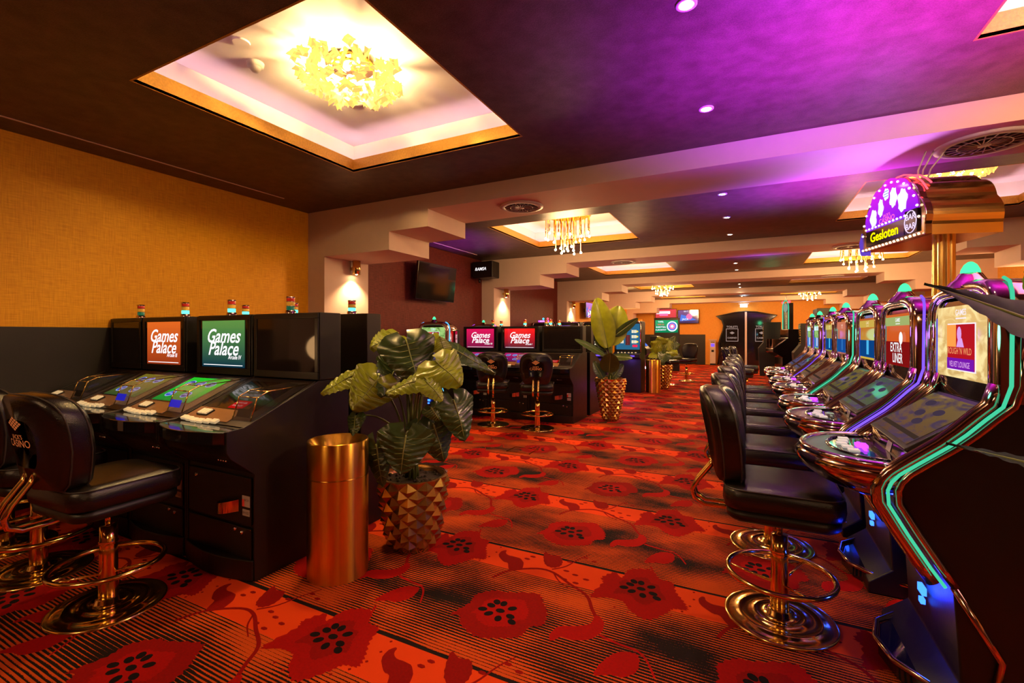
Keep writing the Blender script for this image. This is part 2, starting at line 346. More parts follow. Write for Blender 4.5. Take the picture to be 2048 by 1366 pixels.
def floor():
    b = B(); b.box(XL-.3, XR+.3, YF-.3, YB+.3, -.1, 0., 0)
    def poly(pts, ox, oy, z, mi, sc=1.):
        b.add([(ox+x*sc, oy+y*sc, z) for x, y in pts], [list(range(len(pts)))], mi)
    def serr(pts, amp, k):
        out = []; n = len(pts); cx = sum(p[0] for p in pts)/n; cy = sum(p[1] for p in pts)/n
        for i in range(n):
            p0, p1, p2, p3 = pts[i-1], pts[i], pts[(i+1) % n], pts[(i+2) % n]
            for j in range(k):
                t = j/k
                q = [.5*((2*p1[c])+(-p0[c]+p2[c])*t+(2*p0[c]-5*p1[c]+4*p2[c]-p3[c])*t*t+(-p0[c]+3*p1[c]-3*p2[c]+p3[c])*t**3) for c in (0, 1)]
                s_ = 1 + amp*(1 if j % 2 else -1)
                out.append((cx+(q[0]-cx)*s_, cy+(q[1]-cy)*s_))
        return out
    def strip(pts, w, ox, oy, z, mi, taper=.5):
        n = len(pts); L = []; Rr = []
        sm = []
        for i in range(n-1):
            p0 = pts[max(0, i-1)]; p1 = pts[i]; p2 = pts[i+1]; p3 = pts[min(n-1, i+2)]
            for j in range(4):
                t = j/4; sm.append(tuple(.5*((2*p1[c])+(-p0[c]+p2[c])*t+(2*p0[c]-5*p1[c]+4*p2[c]-p3[c])*t*t+(-p0[c]+3*p1[c]-3*p2[c]+p3[c])*t**3) for c in (0, 1)))
        sm.append(pts[-1]); m = len(sm)
        for i, p in enumerate(sm):
            a = sm[max(0, i-1)]; c = sm[min(m-1, i+1)]; dx, dy = c[0]-a[0], c[1]-a[1]; l = math.hypot(dx, dy) or 1
            ww = w*(1-(1-taper)*i/m)/2; L.append((ox+p[0]-dy/l*ww, oy+p[1]+dx/l*ww, z)); Rr.append((ox+p[0]+dy/l*ww, oy+p[1]-dx/l*ww, z))
        b.add(L+Rr, [(i, i+1, m+i+1, m+i) for i in range(m-1)], mi)
    pais = [(-.86, .06), (-.86, 0), (-.8, -.06), (-.76, -.07), (-.73, -.12), (-.7, -.14), (-.66, -.1), (-.67, -.04), (-.71, .01), (-.75, .02), (-.8, .02), (-.83, .04), (-.84, .07)]
    bud = [(-.62, .16), (-.59, .07), (-.55, .01), (-.5, 0), (-.47, .04), (-.48, .1), (-.52, .15), (-.57, .14)]
    curl = [(-.15, -.34), (-.15, -.41), (-.21, -.46), (-.27, -.49), (-.29, -.55), (-.28, -.6), (-.26, -.6), (-.24, -.56), (-.2, -.56), (-.13, -.53), (-.09, -.46), (-.09, -.39), (-.12, -.34)]
    bigl = [(-.04, -.72), (-.03, -.63), (.01, -.55), (.07, -.52), (.1, -.54), (.11, -.62), (.07, -.68), (.02, -.69)]
    petA = [(-.22, -.19), (-.2, -.03), (-.22, .02), (-.17, .11), (-.12, .07), (-.1, .18), (.01, .23), (.07, .15), (.14, .14), (.17, .05), (.22, -.03), (.24, -.09), (.18, -.11), (.15, -.17), (.08, -.26), (-.01, -.22), (-.06, -.16), (-.14, -.16)]
    petB = [(-.2, -.13), (-.17, -.01), (-.18, .07), (-.11, .15), (-.05, .16), (.1, .22), (.16, .16), (.21, .09), (.23, -.01), (.18, -.05), (.17, -.13), (.1, -.18), (0, -.22), (-.11, -.18), (-.16, -.12)]
    seeds = [(0, 0), (-.062, .02), (-.04, -.045), (.02, -.06), (.065, -.02), (.045, .042), (-.012, .06), (-.085, -.025), (.09, -.055), (-.05, .058)]
    pa, pb = serr(petA, .028, 6), serr(petB, .03, 6)
    pp, bu, cu, bl = serr(pais, .012, 3), serr(bud, .03, 4), serr(curl, .012, 3), serr(bigl, .03, 4)
    for i in range(-4, 5):
        for j in range(-3, 19):
            ox, oy = -.51+1.146*i, 2.52+1.02*j
            if oy > 16 and abs(i) > 2: continue
            poly(pa, ox, oy, .0012, 1); poly(pa, ox, oy, .0015, 2, .55); poly(pb, ox-.573, oy-.51, .0015, 2 if (i+j) % 2 else 1, .6); poly(pb, ox-.573, oy-.51, .0012, 1 if (i+j) % 2 else 2)
            poly(pp, ox, oy, .0008, 2); poly(bu, ox, oy, .0008, 2); poly(cu, ox, oy, .0008, 1); poly(bl, ox, oy, .0008, 1)
            strip([(-.76, -.25), (-.71, -.14), (-.58, -.05), (-.48, -.05), (-.36, -.12), (-.24, -.19), (-.18, -.29), (-.14, -.35)], .018, ox, oy, .0006, 2, 1.)
            strip([(-.5, -.02), (-.44, .05), (-.4, .17), (-.36, .25)], .012, ox, oy, .0006, 2)
            strip([(-.47, -.06), (-.42, -.12), (-.34, -.17)], .01, ox, oy, .0006, 2)
            strip([(-.09, -.47), (-.01, -.49), (.08, -.5), (.13, -.54), (.18, -.63)], .016, ox, oy, .0006, 1)
            strip([(.0, -.75), (.03, -.85), (-.02, -.95), (.04, -1.02)], .012, ox, oy, .0006, 1)
            if oy < 9:
                for x, y in ((-.33, -.1), (-.29, -.04), (-.40, -.09), (-.36, -.02), (-.42, .0), (-.68, .03), (-.66, .07), (-.37, .2), (-.31, .18), (-.44, .11)):
                    b.add([(ox+x+.02*math.cos(t*PI/3), oy+y+.011*math.sin(t*PI/3), .0007) for t in range(6)], [range(6)], 2)
                for k in range(9):
                    t = k/9*2.4-1.9; b.add([(ox+.26*math.cos(t)+.008*math.cos(q*PI/2), oy+.03+.27*math.sin(t)+.008*math.sin(q*PI/2), .0007) for q in range(4)], [range(4)], 2)
            for cx, cy in ((ox, oy), (ox-.573, oy-.51)):
                for x, y in seeds:
                    a = math.atan2(y, x) if (x or y) else 0
                    b.add([(cx+x+math.cos(a)*.024*math.cos(t*PI/5)-math.sin(a)*.018*math.sin(t*PI/5), cy+y+math.sin(a)*.024*math.cos(t*PI/5)+math.cos(a)*.018*math.sin(t*PI/5), .0018) for t in range(10)], [range(10)], 3)
    struct('floor', b, ['carpet', 'c_red', 'c_red2', 'c_blk'])
floor()

def ceiling():
    b = B(); H = C+.5
    xs = [XL-.2, XRL[0], XRL[1], XRR[0], XRR[1], XR+.2]
    ys = [YF-.2] + [y for r in REC for y in r] + [YB+.2]
    for i in range(5):
        for j in range(len(ys)-1):
            if i in (1, 3) and j % 2 == 1: continue
            b.box(xs[i], xs[i+1], ys[j], ys[j+1], C, C+.02)
    b.box(XL-.2, XR+.2, YF-.2, YB+.2, H, H+.05)
    struct('ceiling', b, 'ceil')
    k = 0
    for X in (XRL, XRR):
        for Y in REC:
            k += 1; x0, x1 = X; y0, y1 = Y; s = .13; zt = C+.31
            g = B()
            t = .012; zb = C+.115
            for a in ((x0-t, x0, y0, y1), (x1, x1+t, y0, y1), (x0-t, x1+t, y0-t, y0), (x0-t, x1+t, y1, y1+t)): g.box(a[0], a[1], a[2], a[3], C-.001, zb)
            # ledge, cove wall and cove ceiling
            for a in ((x0-s, x0-t, y0-s, y1+s), (x1+t, x1+s, y0-s, y1+s), (x0, x1, y0-s, y0-t), (x0, x1, y1+t, y1+s)): g.box(a[0], a[1], a[2], a[3], C+.03, C+.045, 1)
            for a in ((x0-s-t, x0-s, y0-s, y1+s), (x1+s, x1+s+t, y0-s, y1+s), (x0-s-t, x1+s+t, y0-s-t, y0-s), (x0-s-t, x1+s+t, y1+s, y1+s+t)): g.box(a[0], a[1], a[2], a[3], C+.03, zt, 1)
            g.box(x0-s-t, x1+s+t, y0-s-t, y1+s+t, zt, zt+.02, 1)
            struct('trim_%d' % k, g, ['goldband', 'white'])
            l = B(); w = .018; c_ = .06
            for a in ((x0-c_-w, x0-c_, y0, y1), (x1+c_, x1+c_+w, y0, y1), (x0, x1, y0-c_-w, y0-c_), (x0, x1, y1+c_, y1+c_+w)): l.box(a[0], a[1], a[2], a[3], C+.046, C+.056)
            struct('trim_led_%d' % k, l, 'led')
ceiling()

def beams():
    for k, (y0, y1) in enumerate(BEAMS):
        b = B()
        b.box(-4.71, XR-.3, y0, y1, S, C+.01)
        # stepped brackets and pier, left and right
        b.box(-4.71, -3.67, y0, y1, 2.32, S); b.box(-3.67, -3.12, y0, y1, 2.53, S)
        b.box(XL, -4.71, y0, y1, 0, C+.01)
        b.box(XR-.3, XR, y0, y1, 0, C+.01)
        b.box(3.17, XR-.3, y0, y1, 2.32, S); b.box(2.64, 3.17, y0, y1, 2.53, S)
        struct('trim_beam_%d' % (k+1), b, 'cream')
beams()
def walls():
    b = B(); b.box(XL-.2, XL, YF, 4.13, 1.41, C+.02, 0); b.box(XL-.2, XL, YF, 4.13, 0, 1.41, 1)
    b.box(XL-.2, XL, 4.13, 12.8, 0, C+.02, 2); b.box(XL-.2, XL, 12.8, YB, 1.41, C+.02, 3); b.box(XL-.2, XL, 12.8, YB, 0, 1.41, 1)
    struct('wall_left', b, ['goldwall', 'dado', 'redwall', 'orangewall'])
    b = B(); b.box(XR, XR+.2, YF, YB, 1.41, C+.02, 0); b.box(XR, XR+.2, YF, YB, 0, 1.41, 1); struct('wall_right', b, ['orangewall', 'dado'])
    b = B(); b.box(XL-.2, XR+.2, YB, YB+.2, 1.35, C+.02, 0); b.box(XL-.2, -1.75, YB, YB+.2, 0, 1.35, 1); b.box(-1.75, XR+.2, YB, YB+.2, 0, 1.35, 0)
    struct('wall_back', b, ['orangewall', 'dado'])
    b = B(); b.box(XL-.2, XR+.2, YF-.2, YF, 0, C+.02); struct('wall_front', b, 'redwall')
    # thin reveal strips in the ceiling along the wall
    for k, (a, c) in enumerate(((.3, 3.55), (6.3, 7.75))):
        b = B(); b.box(-4.70, -4.685, a, c, C-.006, C+.005); struct('trim_strip_%d' % (k+1), b, 'cream')
    # yellow partition in the far bays
    b = B(); b.box(-4.9, -3.5, 17.3, 17.5, 0, 1.9, 0); struct('wall_partition', b, ['goldwall'])
walls()
def door():
    # doorway with an ogee outline
    pts = [(-1.23, .02), (-1.17, .55), (-1.20, .95), (-1.12, 1.25), (-1.02, 1.55), (-1.0, 1.75), (-1.07, 1.98), (-1.30, 2.16), (-.95, 2.22), (-.55, 2.31), (-.12, 2.35)]
    full = pts + [(-.24-x, z) for x, z in pts[::-1][1:]]
    b = B(); b.prism([(x, z) for x, z in full], 'y', YB-.06, YB-.02, 0); d = struct('door_1', b, 'blackg')
    f = B(); f.tube([(x, YB-.07, z) for x, z in full], .028, 8, mi=0); f.build('door_frame', 'brown', d)
    p = B(); p.box(-.16, -.08, YB-.10, YB-.06, .02, 2.33); p.build('centre_post', 'cream', d)
    for cx in (-.66, .48):
        q = B(); q.text('TOILETS', cx, YB-.075, 1.68, .12)
        for a in ((cx-.24, cx-.225, 1.05, 1.6), (cx+.225, cx+.24, 1.05, 1.6), (cx-.24, cx+.24, 1.59, 1.605), (cx-.24, cx+.24, 1.05, 1.065)): q.box(a[0], a[1], YB-.075, YB-.07, a[2], a[3])
        logo(q, cx, YB-.075, 1.42, .10, 0); q.text('CASINO', cx, YB-.075, 1.2, .10)
        q.build('door_sign', em('door_print', (.75, .5, .42), .55), d)
def logo(q, cx, y, cz, s, mi):
    """a pyramid of small lozenges"""
    for r in range(4):
        for k in range(4):
            x = (k-r)*.26*s; z = .45*s-(k+r)*.15*s
            q.add([(cx+x, y, cz+z+.12*s), (cx+x+.2*s, y, cz+z), (cx+x, y, cz+z-.12*s), (cx+x-.2*s, y, cz+z)], [(0, 1, 2, 3)], mi)
door()

# ---------------------------------------------------------------- ceiling fittings
def vents():
    src = None
    spots = [((-2.17, 4.505), 'round white ceiling air grille in the nearest beam, above the recess with hanging rods'), ((1.5, 4.505), 'large round air grille beside the marquee sign, in the nearest beam'),
             ((-2.12, 8.83), 'round air grille in the second beam over the pub machines'), ((1.4, 8.83), 'round air grille in the second beam behind the marquee sign'), ((1.75, 13.2), 'round air grille in the third beam, right half of the hall')]
    for (x, y), lab in spots:
        r = .20
        if src is None:
            t = thing('air_grille', lab, 'vent', (x, y, S), 0, 'round air grilles in the beams')
            b = B(); b.lathe([(r+.03, 0), (r+.03, -.012), (r-.02, -.02), (r-.02, 0)], n=32); b.build('rim', 'vent', t)
            b = B(); b.disc((0, 0, -.004), r-.01, 32); b.build('hollow', 'ventd', t)
            b = B()
            for k in range(20):
                a = 2*PI*k/20+.1; a2 = a+.25
                b.tube([(.03*math.cos(a), .03*math.sin(a), -.018), ((r-.02)*math.cos(a2), (r-.02)*math.sin(a2), -.012)], .0035, 5)
            b.tube([(r*.6*math.cos(2*PI*k/24), r*.6*math.sin(2*PI*k/24), -.017) for k in range(24)], .004, 5, True)
            b.lathe([(.001, -.026), (.03, -.022), (.035, -.01)], n=12)
            b.build('vanes', 'vent', t); src = t; index_children(t)
            t.scale = (1, 1, 1)
        else: t = dup(src, (x, y, S), 0, lab)
        if y < 5 and x > 0: t.scale = (1.2, 1.2, 1.)
vents()
def downlights():
    ys = [2.31, 3.44, 5.61, 6.75, 7.92, 11.16, 12.33, 15.85, 16.95, 21.0]
    names = ['nearest to the camera', 'just before the nearest beam', 'just past the nearest beam', 'middle of the three in the second bay', 'last of the three in the second bay',
             'first in the third bay', 'second in the third bay', 'first in the fourth bay', 'second in the fourth bay', 'over the toilet doors']
    src = None
    for y, n in zip(ys, names):
        lab = 'small round recessed downlight along the hall middle, ' + n
        if src is None:
            t = thing('downlight', lab, 'ceiling light', (-.26, y, C), 0, 'downlights in a line along the ceiling')
            B().lathe([(.048, 0), (.048, -.006), (.034, -.008), (.032, 0)], n=20).build('trim_ring', 'vent', t)
            B().disc((0, 0, -.005), .031, 16).build('lens', 'down', t); src = t; index_children(t)
        else: dup(src, (-.26, y, C), 0, lab)
        light('SPOT', (-.26, y, C-.03), (1., .60, .33), 34 if y > 3 else 14, .03, (0, 0, 0), spot_size=R(125), spot_blend=.8)
downlights()
def shard_lamp(cx, cy, lab, seed=3):
    rr = random.Random(seed)
    z0 = C+.30
    t = thing('foil_ceiling_lamp', lab, 'ceiling lamp', (cx, cy, z0))
    B().lathe([(.001, 0), (.16, 0), (.16, -.02), (.001, -.02)], n=28).build('canopy', 'brass', t)
    for lay, n in ((0, 150), (1, 110)):
        b = B()
        for _ in range(n):
            a = rr.uniform(0, 2*PI); e = rr.random()**.5; ph = e*PI*.5
            rad = (.34 if lay == 0 else .26)*math.sin(ph)+rr.uniform(-.02, .02); z = -.055-(.16 if lay == 0 else .12)*math.cos(ph)+rr.uniform(-.015, .015)
            M = Matrix.Translation((rad*math.cos(a), rad*math.sin(a), z)) @ Matrix.Rotation(rr.uniform(0, 6.28), 4, 'Z') @ Matrix.Rotation(rr.uniform(-1.1, 1.1), 4, 'X') @ Matrix.Rotation(rr.uniform(-.8, .8), 4, 'Y')
            b.M = M; w, l, h = rr.uniform(.016, .03), rr.uniform(.03, .055), rr.uniform(.008, .02)
            b.add([(-w, -l, 0), (0, -l*.6, h), (w, -l*.9, 0), (w*.9, l, 0), (0, l*.7, h), (-w, l*.8, 0)], [(0, 1, 4, 5), (1, 2, 3, 4)])
        b.build('foil_shade', 'foil', t)
    for k in range(7):
        a = 2*PI*k/7; r_ = .15 if k else 0
        B().ball((r_*math.cos(a), r_*math.sin(a), -.10), .026, 10).build('bulb', 'bulb', t)
    return t
shard_lamp(-2.42, 2.34, 'large crumpled gold foil ceiling lamp glowing in the nearest recess')
shard_lamp(1.95, 6.6, 'gold foil ceiling lamp half hidden behind the marquee sign', 5)
def rod_lamp(cx, cy, lab, src=[None]):
    z0 = C+.30
    if src[0] is None:
        rr = random.Random(11); t = thing('rod_chandelier', lab, 'chandelier', (cx, cy, z0), 0, 'chandeliers of hanging brass rods')
        B().lathe([(.001, 0), (.36, 0), (.36, -.035), (.34, -.035), (.001, -.03)], n=36).build('canopy', 'brass', t)
        for k in range(24):
            r_ = .33 if k < 12 else (.21 if k < 20 else .09); a = 2*PI*k/(12 if k < 12 else 8 if k < 20 else 4)+r_*3
            L = rr.uniform(.30, .42) if k < 12 else (rr.uniform(.42, .58) if k < 20 else rr.uniform(.54, .63))
            x, y = r_*math.cos(a), r_*math.sin(a)
            rod = B().tube([(x, y, -.03), (x, y, -L)], .009, 8).build('rod', 'brass', t)
            B().ball((x, y, -L-.012), .017, 8).build('bulb', 'bulb', rod)
        src[0] = t; index_children(t); return t
    return dup(src[0], (cx, cy, z0), .4, lab)
rod_lamp(-2.46, 6.72, 'brass rod chandelier with bare bulbs, nearest of its kind, beyond the first beam')
rod_lamp(-2.46, 15.5, 'small distant rod chandelier above the wall screens and green race screen')
rod_lamp(1.95, 11.2, 'brass rod chandelier hanging behind the gold column of the marquee sign')
rod_lamp(1.95, 19.9, 'most distant rod chandelier above the black cabinets beyond the slot row')
def ceiling_bits():
    zt = C+.31
    for x, y, lab in ((-2.86, 1.86, 'flat white cover disc on the recess ceiling, beside the smoke detector'), (-1.83, 2.7, 'flat white cover disc near the recess edge, under the foil lamp light'), (-2.78, 2.75, 'flat white cover disc just below the foil lamp')):
        b = B(); b.lathe([(.05, -.012), (.05, 0)], n=28, smooth=False); b.disc((0, 0, -.012), .05, 28)
        tag(b.build('cover_disc', 'white'), lab, 'ceiling cover', 'flat discs in the nearest recess', (x, y, zt))
    t = thing('smoke_detector', 'white domed smoke detector in the nearest ceiling recess', 'smoke detector', (-3.0, 2.05, zt))
    B().lathe([(.001, -.03), (.05, -.03), (.055, 0)], n=24).build('base', 'vent', t)
    b = B(); b.lathe([(.001, -.062), (.022, -.06), (.034, -.045), (.038, -.03)], n=20); b.build('sensor_head', 'vent', t)
ceiling_bits()

# ---------------------------------------------------------------- wall fittings
for k, (y, lab) in enumerate(((4.58, 'brass tube wall lamp on the nearest pier, beside the first bank of terminals'), (8.85, 'brass tube wall lamp on the second pier behind the red screens'), (13.15, 'brass tube wall lamp on the third pier beside a small television'))):
    t = thing('wall_lamp', lab, 'wall lamp', (-4.71, y, 2.14), 0, 'brass tube lamps on the piers')
    b = B(); b.lathe([(.048, 0), (.052, .002), (.052, .19), (.001, .19)], (.085, 0), 24); b.build('tube_shade', 'brass', t)
    B().box(0, .035, -.02, .02, .06, .1).build('bracket', 'brass', t)
    B().ball((.085, 0, .02), .024, 8).build('bulb', 'bulb', t)
    light('SPOT', (-4.625, y, 2.125), (1., .66, .30), 60, .02, (0, R(-8), 0), spot_size=R(120), spot_blend=.7)

def tv(loc, rz, w, h, lab, mats, draw, tilt=0.):
    t = thing('television', lab, 'television', loc, rz)
    M = Matrix.Rotation(tilt, 4, 'X')
    B(M).box(-w/2, w/2, 0, .045, -h/2, h/2).build('case', 'blackg', t, .006)
    b = B(M); b.box(-w/2+.02, w/2-.02, -.003, 0, -h/2+.02, h/2-.02, 0); draw(b, w, h); b.build('screen', mats, t)
    B().box(-.04, .04, .04, .205, -.06, .06).build('wall_bracket', 'black', t)
    return t
tv((-4.785, 6.60, 2.24), R(90), 1.1, .62, 'black switched-off television tilted on the dark red wall', ['off'], lambda b, w, h: None, R(6))
def d1(b, w, h):
    rr = random.Random(4)
    for k in range(16):
        x = rr.uniform(-w*.4, w*.4); z = rr.uniform(-h*.4, h*.4); b.add([(x+rr.uniform(-.12, .12), -.004-.0002*k, z+rr.uniform(-.1, .1)) for _ in range(4)], [(0, 1, 2, 3)], 1+k % 3)
EMW = em('tv_white', (.8, .85, 1), 1.1); em('tv_pink', (.9, .15, .35), 1.); em('tv_blue', (.08, .16, .6), 1.); em('tv_red', (.8, .05, .07), 1.); em('tv_green', (0, .42, .22), 1.)
tv((-4.793, 15.3, 2.17), R(90), .9, .52, 'lit television showing a pink and blue picture on the orange side wall', [screen_mat('tvpic', (190, 120, 200), (40, 60, 120), 1.), 'tv_pink', 'tv_white', 'tv_blue'], d1)
def d2(b, w, h):
    b.box(-w*.44, w*.2, -.006, -.004, -.02, h*.25, 1); b.box(-w*.3, w*.1, -.008, -.006, -h*.25, 0, 2)
def d3(b, w, h):
    b.lathe([(.001, 0), (.13, 0)], (0, 0), 20, 2); n = 20*2; vs = b.v[-n:]
    b.v[-n:] = [(p[0]+.05, -.006, p[1]) for p in vs]
    for k in range(4): b.box(w*.12, w*.45, -.006, -.004, h*.34-.05*k, h*.36-.05*k, 1)
    b.text('18:17', -.1, -.007, h*.38, .09, 1); b.text('JACK', -.12, -.007, -.12, .12, 1)
    b.add([(-w*.4, -.005, -.2), (w*.4, -.005, -.16), (.1, -.005, -.02), (-.3, -.005, .1)], [(0, 1, 2, 3)], 3)
tv((-2.46, YB-.205, 2.16), 0, .90, .62, 'wide purple television on the far wall beside the red one', [screen_mat('tvp', (120, 80, 130), (60, 40, 80), .9), 'tv_white', 'tv_pink', 'tv_blue'], d3)
tv((-3.43, YB-.205, 2.32), 0, .95, .42, 'red and white television left of the purple one on the far wall', [screen_mat('tvr', (210, 60, 70), (190, 50, 60), 1.), 'tv_white', 'tv_pink'], d2)
def race():
    t = thing('roulette_display', 'green roulette results display on a dark stand before the far wall', 'display screen', (-2.72, 18.0, 0))
    B().box(-.45, .45, 0, .12, 0, 1.96).build('stand', 'black', t, .01)
    b = B(); b.box(-.40, .40, -.008, 0, 1.42, 1.88, 0)
    for r, mi in ((.19, 1), (.15, 2), (.10, 3), (.05, 1)):
        b.add([(.2+r*math.cos(2*PI*k/20), -.009-.0005*(.2-r)*20, 1.65+r*math.sin(2*PI*k/20)) for k in range(20)], [range(20)], mi)
    for k, (s_, mi) in enumerate((('TAFEL', 1), ('RED 23', 4), ('INZETTEN', 1), ('A JACKPOT', 1))): b.text(s_, -.2, -.012, 1.82-.1*k, .075, mi, .01)
    b.build('screen', [screen_mat('race', (10, 150, 95), (5, 110, 70), 1.), 'tv_white', 'tv_blue', 'tv_pink', 'tv_red'], t)
race()
def speaker():
    t = thing('wall_speaker', 'black loudspeaker angled out from the wall beside the second pier', 'loudspeaker', (-4.68, 8.1, 2.64), R(-2))
    B().prism([(-.24, -.14), (.24, -.17), (.22, .14), (-.2, .2)], 'z', -.17, .15, 0).build('cabinet', 'black', t, .015)
    b = B(); b.M = Matrix.Rotation(R(-3.5), 4, 'Z'); b.text('RAMSA', -.03, -.162, 0, .085, 0, .01, .25); b.build('front_badge', 'wt', t)
    b = B(); b.box(-.32, -.2, -.02, .02, -.02, .02); b.tube([(-.16, 0, -.17), (-.16, 0, -.25)], .02); b.build('bracket', 'black', t)
speaker()
def exit_sign():
    t = thing('exit_sign', 'lit pale exit lamp hanging over the toilet doors', 'exit sign', (-.20, YB-.35, 2.62))
    B().box(-.14, .14, -.012, .012, -.10, .03, 0).build('panel', em('exit_lit', (.75, .95, 1.), 4.), t)
    B().box(-.20, .20, -.03, .03, .03, .06).build('housing', 'vent', t)
    B().tube([(-.12, 0, .06), (-.12, 0, .27)], .006).build('hanger', 'vent', t); B().tube([(.12, 0, .06), (.12, 0, .27)], .006).build('hanger', 'vent', t)
    light('POINT', (-.20, YB-.5, 2.5), (.7, .9, 1.), 5, .08)
exit_sign()

# ---------------------------------------------------------------- stools
def stool_proto():
    t = thing('swivel_stool', '', 'stool')
    b = B(); b.lathe([(.001, .045), (.05, .045), (.055, .028), (.10, .024), (.105, .028), (.112, .024), (.165, .018), (.172, .022), (.18, .017), (.228, .010), (.236, .012), (.240, .006), (.240, 0)], n=48); b.build('base', 'brass', t)
    b = B(); b.lathe([(.042, .02), (.036, .30), (.036, .40), (.001, .40)], n=24); b.lathe([(.038, .31), (.041, .32), (.038, .33)], n=24); b.build('column', 'brass', t)
    B().tube([(0, 0, .39), (0, 0, .50)], .014, 12).build('gas_lift', 'brass', t)
    b = B(); b.tube([(.225*math.cos(2*PI*k/40), .225*math.sin(2*PI*k/40)+.0, .215) for k in range(40)], .0125, 10, True)
    for a in (.5, .5+2*PI/3, .5+4*PI/3): b.tube([(.03*math.cos(a), .03*math.sin(a), .17), (.22*math.cos(a), .22*math.sin(a), .212)], .006, 8)
    b.build('foot_ring', 'brass', t)
    def rr(w, d, r, n=6):
        o = []
        for cx, cy, a0 in ((w-r, d-r, 0), (-w+r, d-r, PI/2), (-w+r, -d+r, PI), (w-r, -d+r, 1.5*PI)):
            for k in range(n+1): o.append((cx+r*math.cos(a0+k*PI/2/n), cy+r*math.sin(a0+k*PI/2/n)))
        return o
    def loft(b, secs, mi=0):
        k0 = len(b.v); n = len(secs[0][0])
        vs = []
        for pts, z in secs: vs += [(x, y, z+dz(x, y) if callable(dz) else z) for x, y in pts]
        b.add(vs, [[j*n+i, j*n+(i+1) % n, (j+1)*n+(i+1) % n, (j+1)*n+i] for j in range(len(secs)-1) for i in range(n)] + [list(range((len(secs)-1)*n, len(secs)*n)), list(range(n))[::-1]], mi, True)
    dz = None
    b = B(); loft(b, [(rr(.16, .16, .05), .50), (rr(.21, .21, .07), .505), (rr(.225, .225, .08), .52), (rr(.225, .225, .08), .555)]); b.build('seat_pan', 'black', t)
    b = B(); loft(b, [(rr(.215, .215, .08), .555), (rr(.235, .235, .08), .565), (rr(.24, .24, .08), .60), (rr(.238, .238, .08), .64), (rr(.225, .225, .08), .658), (rr(.19, .19, .08), .668), (rr(.10, .10, .05), .672)]); b.build('seat', 'leather', t)
    b = B()
    b.tube([(x, y, .652) for x, y in rr(.232, .232, .08, 5)], .0035, 5, True); b.build('seat_piping', 'seam', t)
    # backrest: an arched slab, slightly wrapped around the sitter
    ns = 22; out = []
    W = .228; z0, z1 = .66, 1.09
    for k in range(ns+1):
        a = PI*k/ns; cx = W*(1 if math.cos(a) >= 0 else -1)*abs(math.cos(a))**.55; cz = .92+.17*abs(math.sin(a))**.8
        out.append((cx, cz))
    out += [(-W*.98, .84), (-W*.90, .76), (-W*.80, .69), (-W*.68, .66), (0, .655), (W*.68, .66), (W*.80, .69), (W*.90, .76), (W*.98, .84)]
    def bend(x, z, yy): return (x, -.225+yy+1.1*x*x-.17*(z-.66), z)
    secs = [(.90, -.062), (.975, -.054), (1., -.035), (1., .035), (.97, .054), (.88, .060)]
    b = B(); n = len(out); vs = []
    for sc, yy in secs: vs += [bend(x*sc, .875+(z-.875)*sc, yy) for x, z in out]
    m = len(secs)
    for sc, yy, in ((.5, -.066), (.5, .064)): vs += [bend(x*sc, .875+(z-.875)*sc, yy) for x, z in out]
    fs = [[j*n+i, j*n+(i+1) % n, (j+1)*n+(i+1) % n, (j+1)*n+i] for j in range(m-1) for i in range(n)]
    fs += [[m*n+i, m*n+(i+1) % n, (i+1) % n, i] for i in range(n)] + [[(m-1)*n+i, (m-1)*n+(i+1) % n, (m+1)*n+(i+1) % n, (m+1)*n+i] for i in range(n)]
    fs += [list(range(m*n, m*n+n)), list(range((m+1)*n, (m+2)*n))]
    b.add(vs, fs, 0, True); back = b.build('backrest', 'leather', t)
    b = B(); b.tube([bend(x*1.0, .875+(z-.875)*1.0, -.036) for x, z in out], .0035, 5, True); b.tube([bend(x, .875+(z-.875), .036) for x, z in out], .0035, 5, True); b.build('backrest_piping', 'seam', back)
    b = B(); logo(b, 0, 0, .965, .055, 0)
    for st, z, s_ in (("JACK'S", .905, .028), ('CASINO', .875, .046)): b.text(st, 0, 0, z, s_, 0, .004)
    b.v = [(bend(x, z, -.0655)[0], bend(x, z, -.0668)[1]-1.1*x*x*.0, z) for x, y, z in b.v]; b.build('backrest_logo', 'or', back)
    for sx in (-.035, .035):
        b = B(); b.tube([(sx, -.05, .515), (sx, -.24, .505), (sx, -.33, .505), (sx, -.375, .53), (sx, -.385, .57), (sx, -.36, .62), (sx, -.30, .70), (sx, -.285, .74)], .0125, 10); b.build('back_tube', 'brass', t)
    return t
ST = stool_proto(); index_children(ST)
used = [False]
def stool(x, y, rz, lab, group):
    if not used[0]:
        used[0] = True; ST.location = (x, y, 0); ST.rotation_euler = (0, 0, rz); ST['label'] = lab; ST['group'] = group; return ST
    return dup(ST, (x, y, 0), rz, lab, group)
MY = [2.45, 3.32, 4.07, 5.08, 5.82, 6.82, 7.60]
rowlab = ['black leather stool with brass base nearest the camera at the curved slot row', 'second stool from the camera at the curved slot row', 'third stool from the camera at the curved slot row, seat partly hidden',
          'fourth stool from the camera at the curved slot row', 'fifth stool from the camera at the curved slot row', 'sixth stool from the camera at the curved slot row', 'furthest stool of the curved slot row']
for k, y in enumerate([2.56, 3.42, 4.22, 5.1, 5.9, 6.85]): stool(.13-.004*k, y, R(-90), rowlab[k], 'stools along the curved slot row')
stool(-2.85, 1.17, R(3), 'black stool before the first bank, nearest the brass bin, orange logo on its back', 'stools before the first bank of terminals')
stool(-3.62, 1.16, R(8), 'black stool before the first bank, second from the brass bin', 'stools before the first bank of terminals')
stool(-4.22, 1.2, R(5), 'black stool before the first bank, furthest toward the gold wall', 'stools before the first bank of terminals')
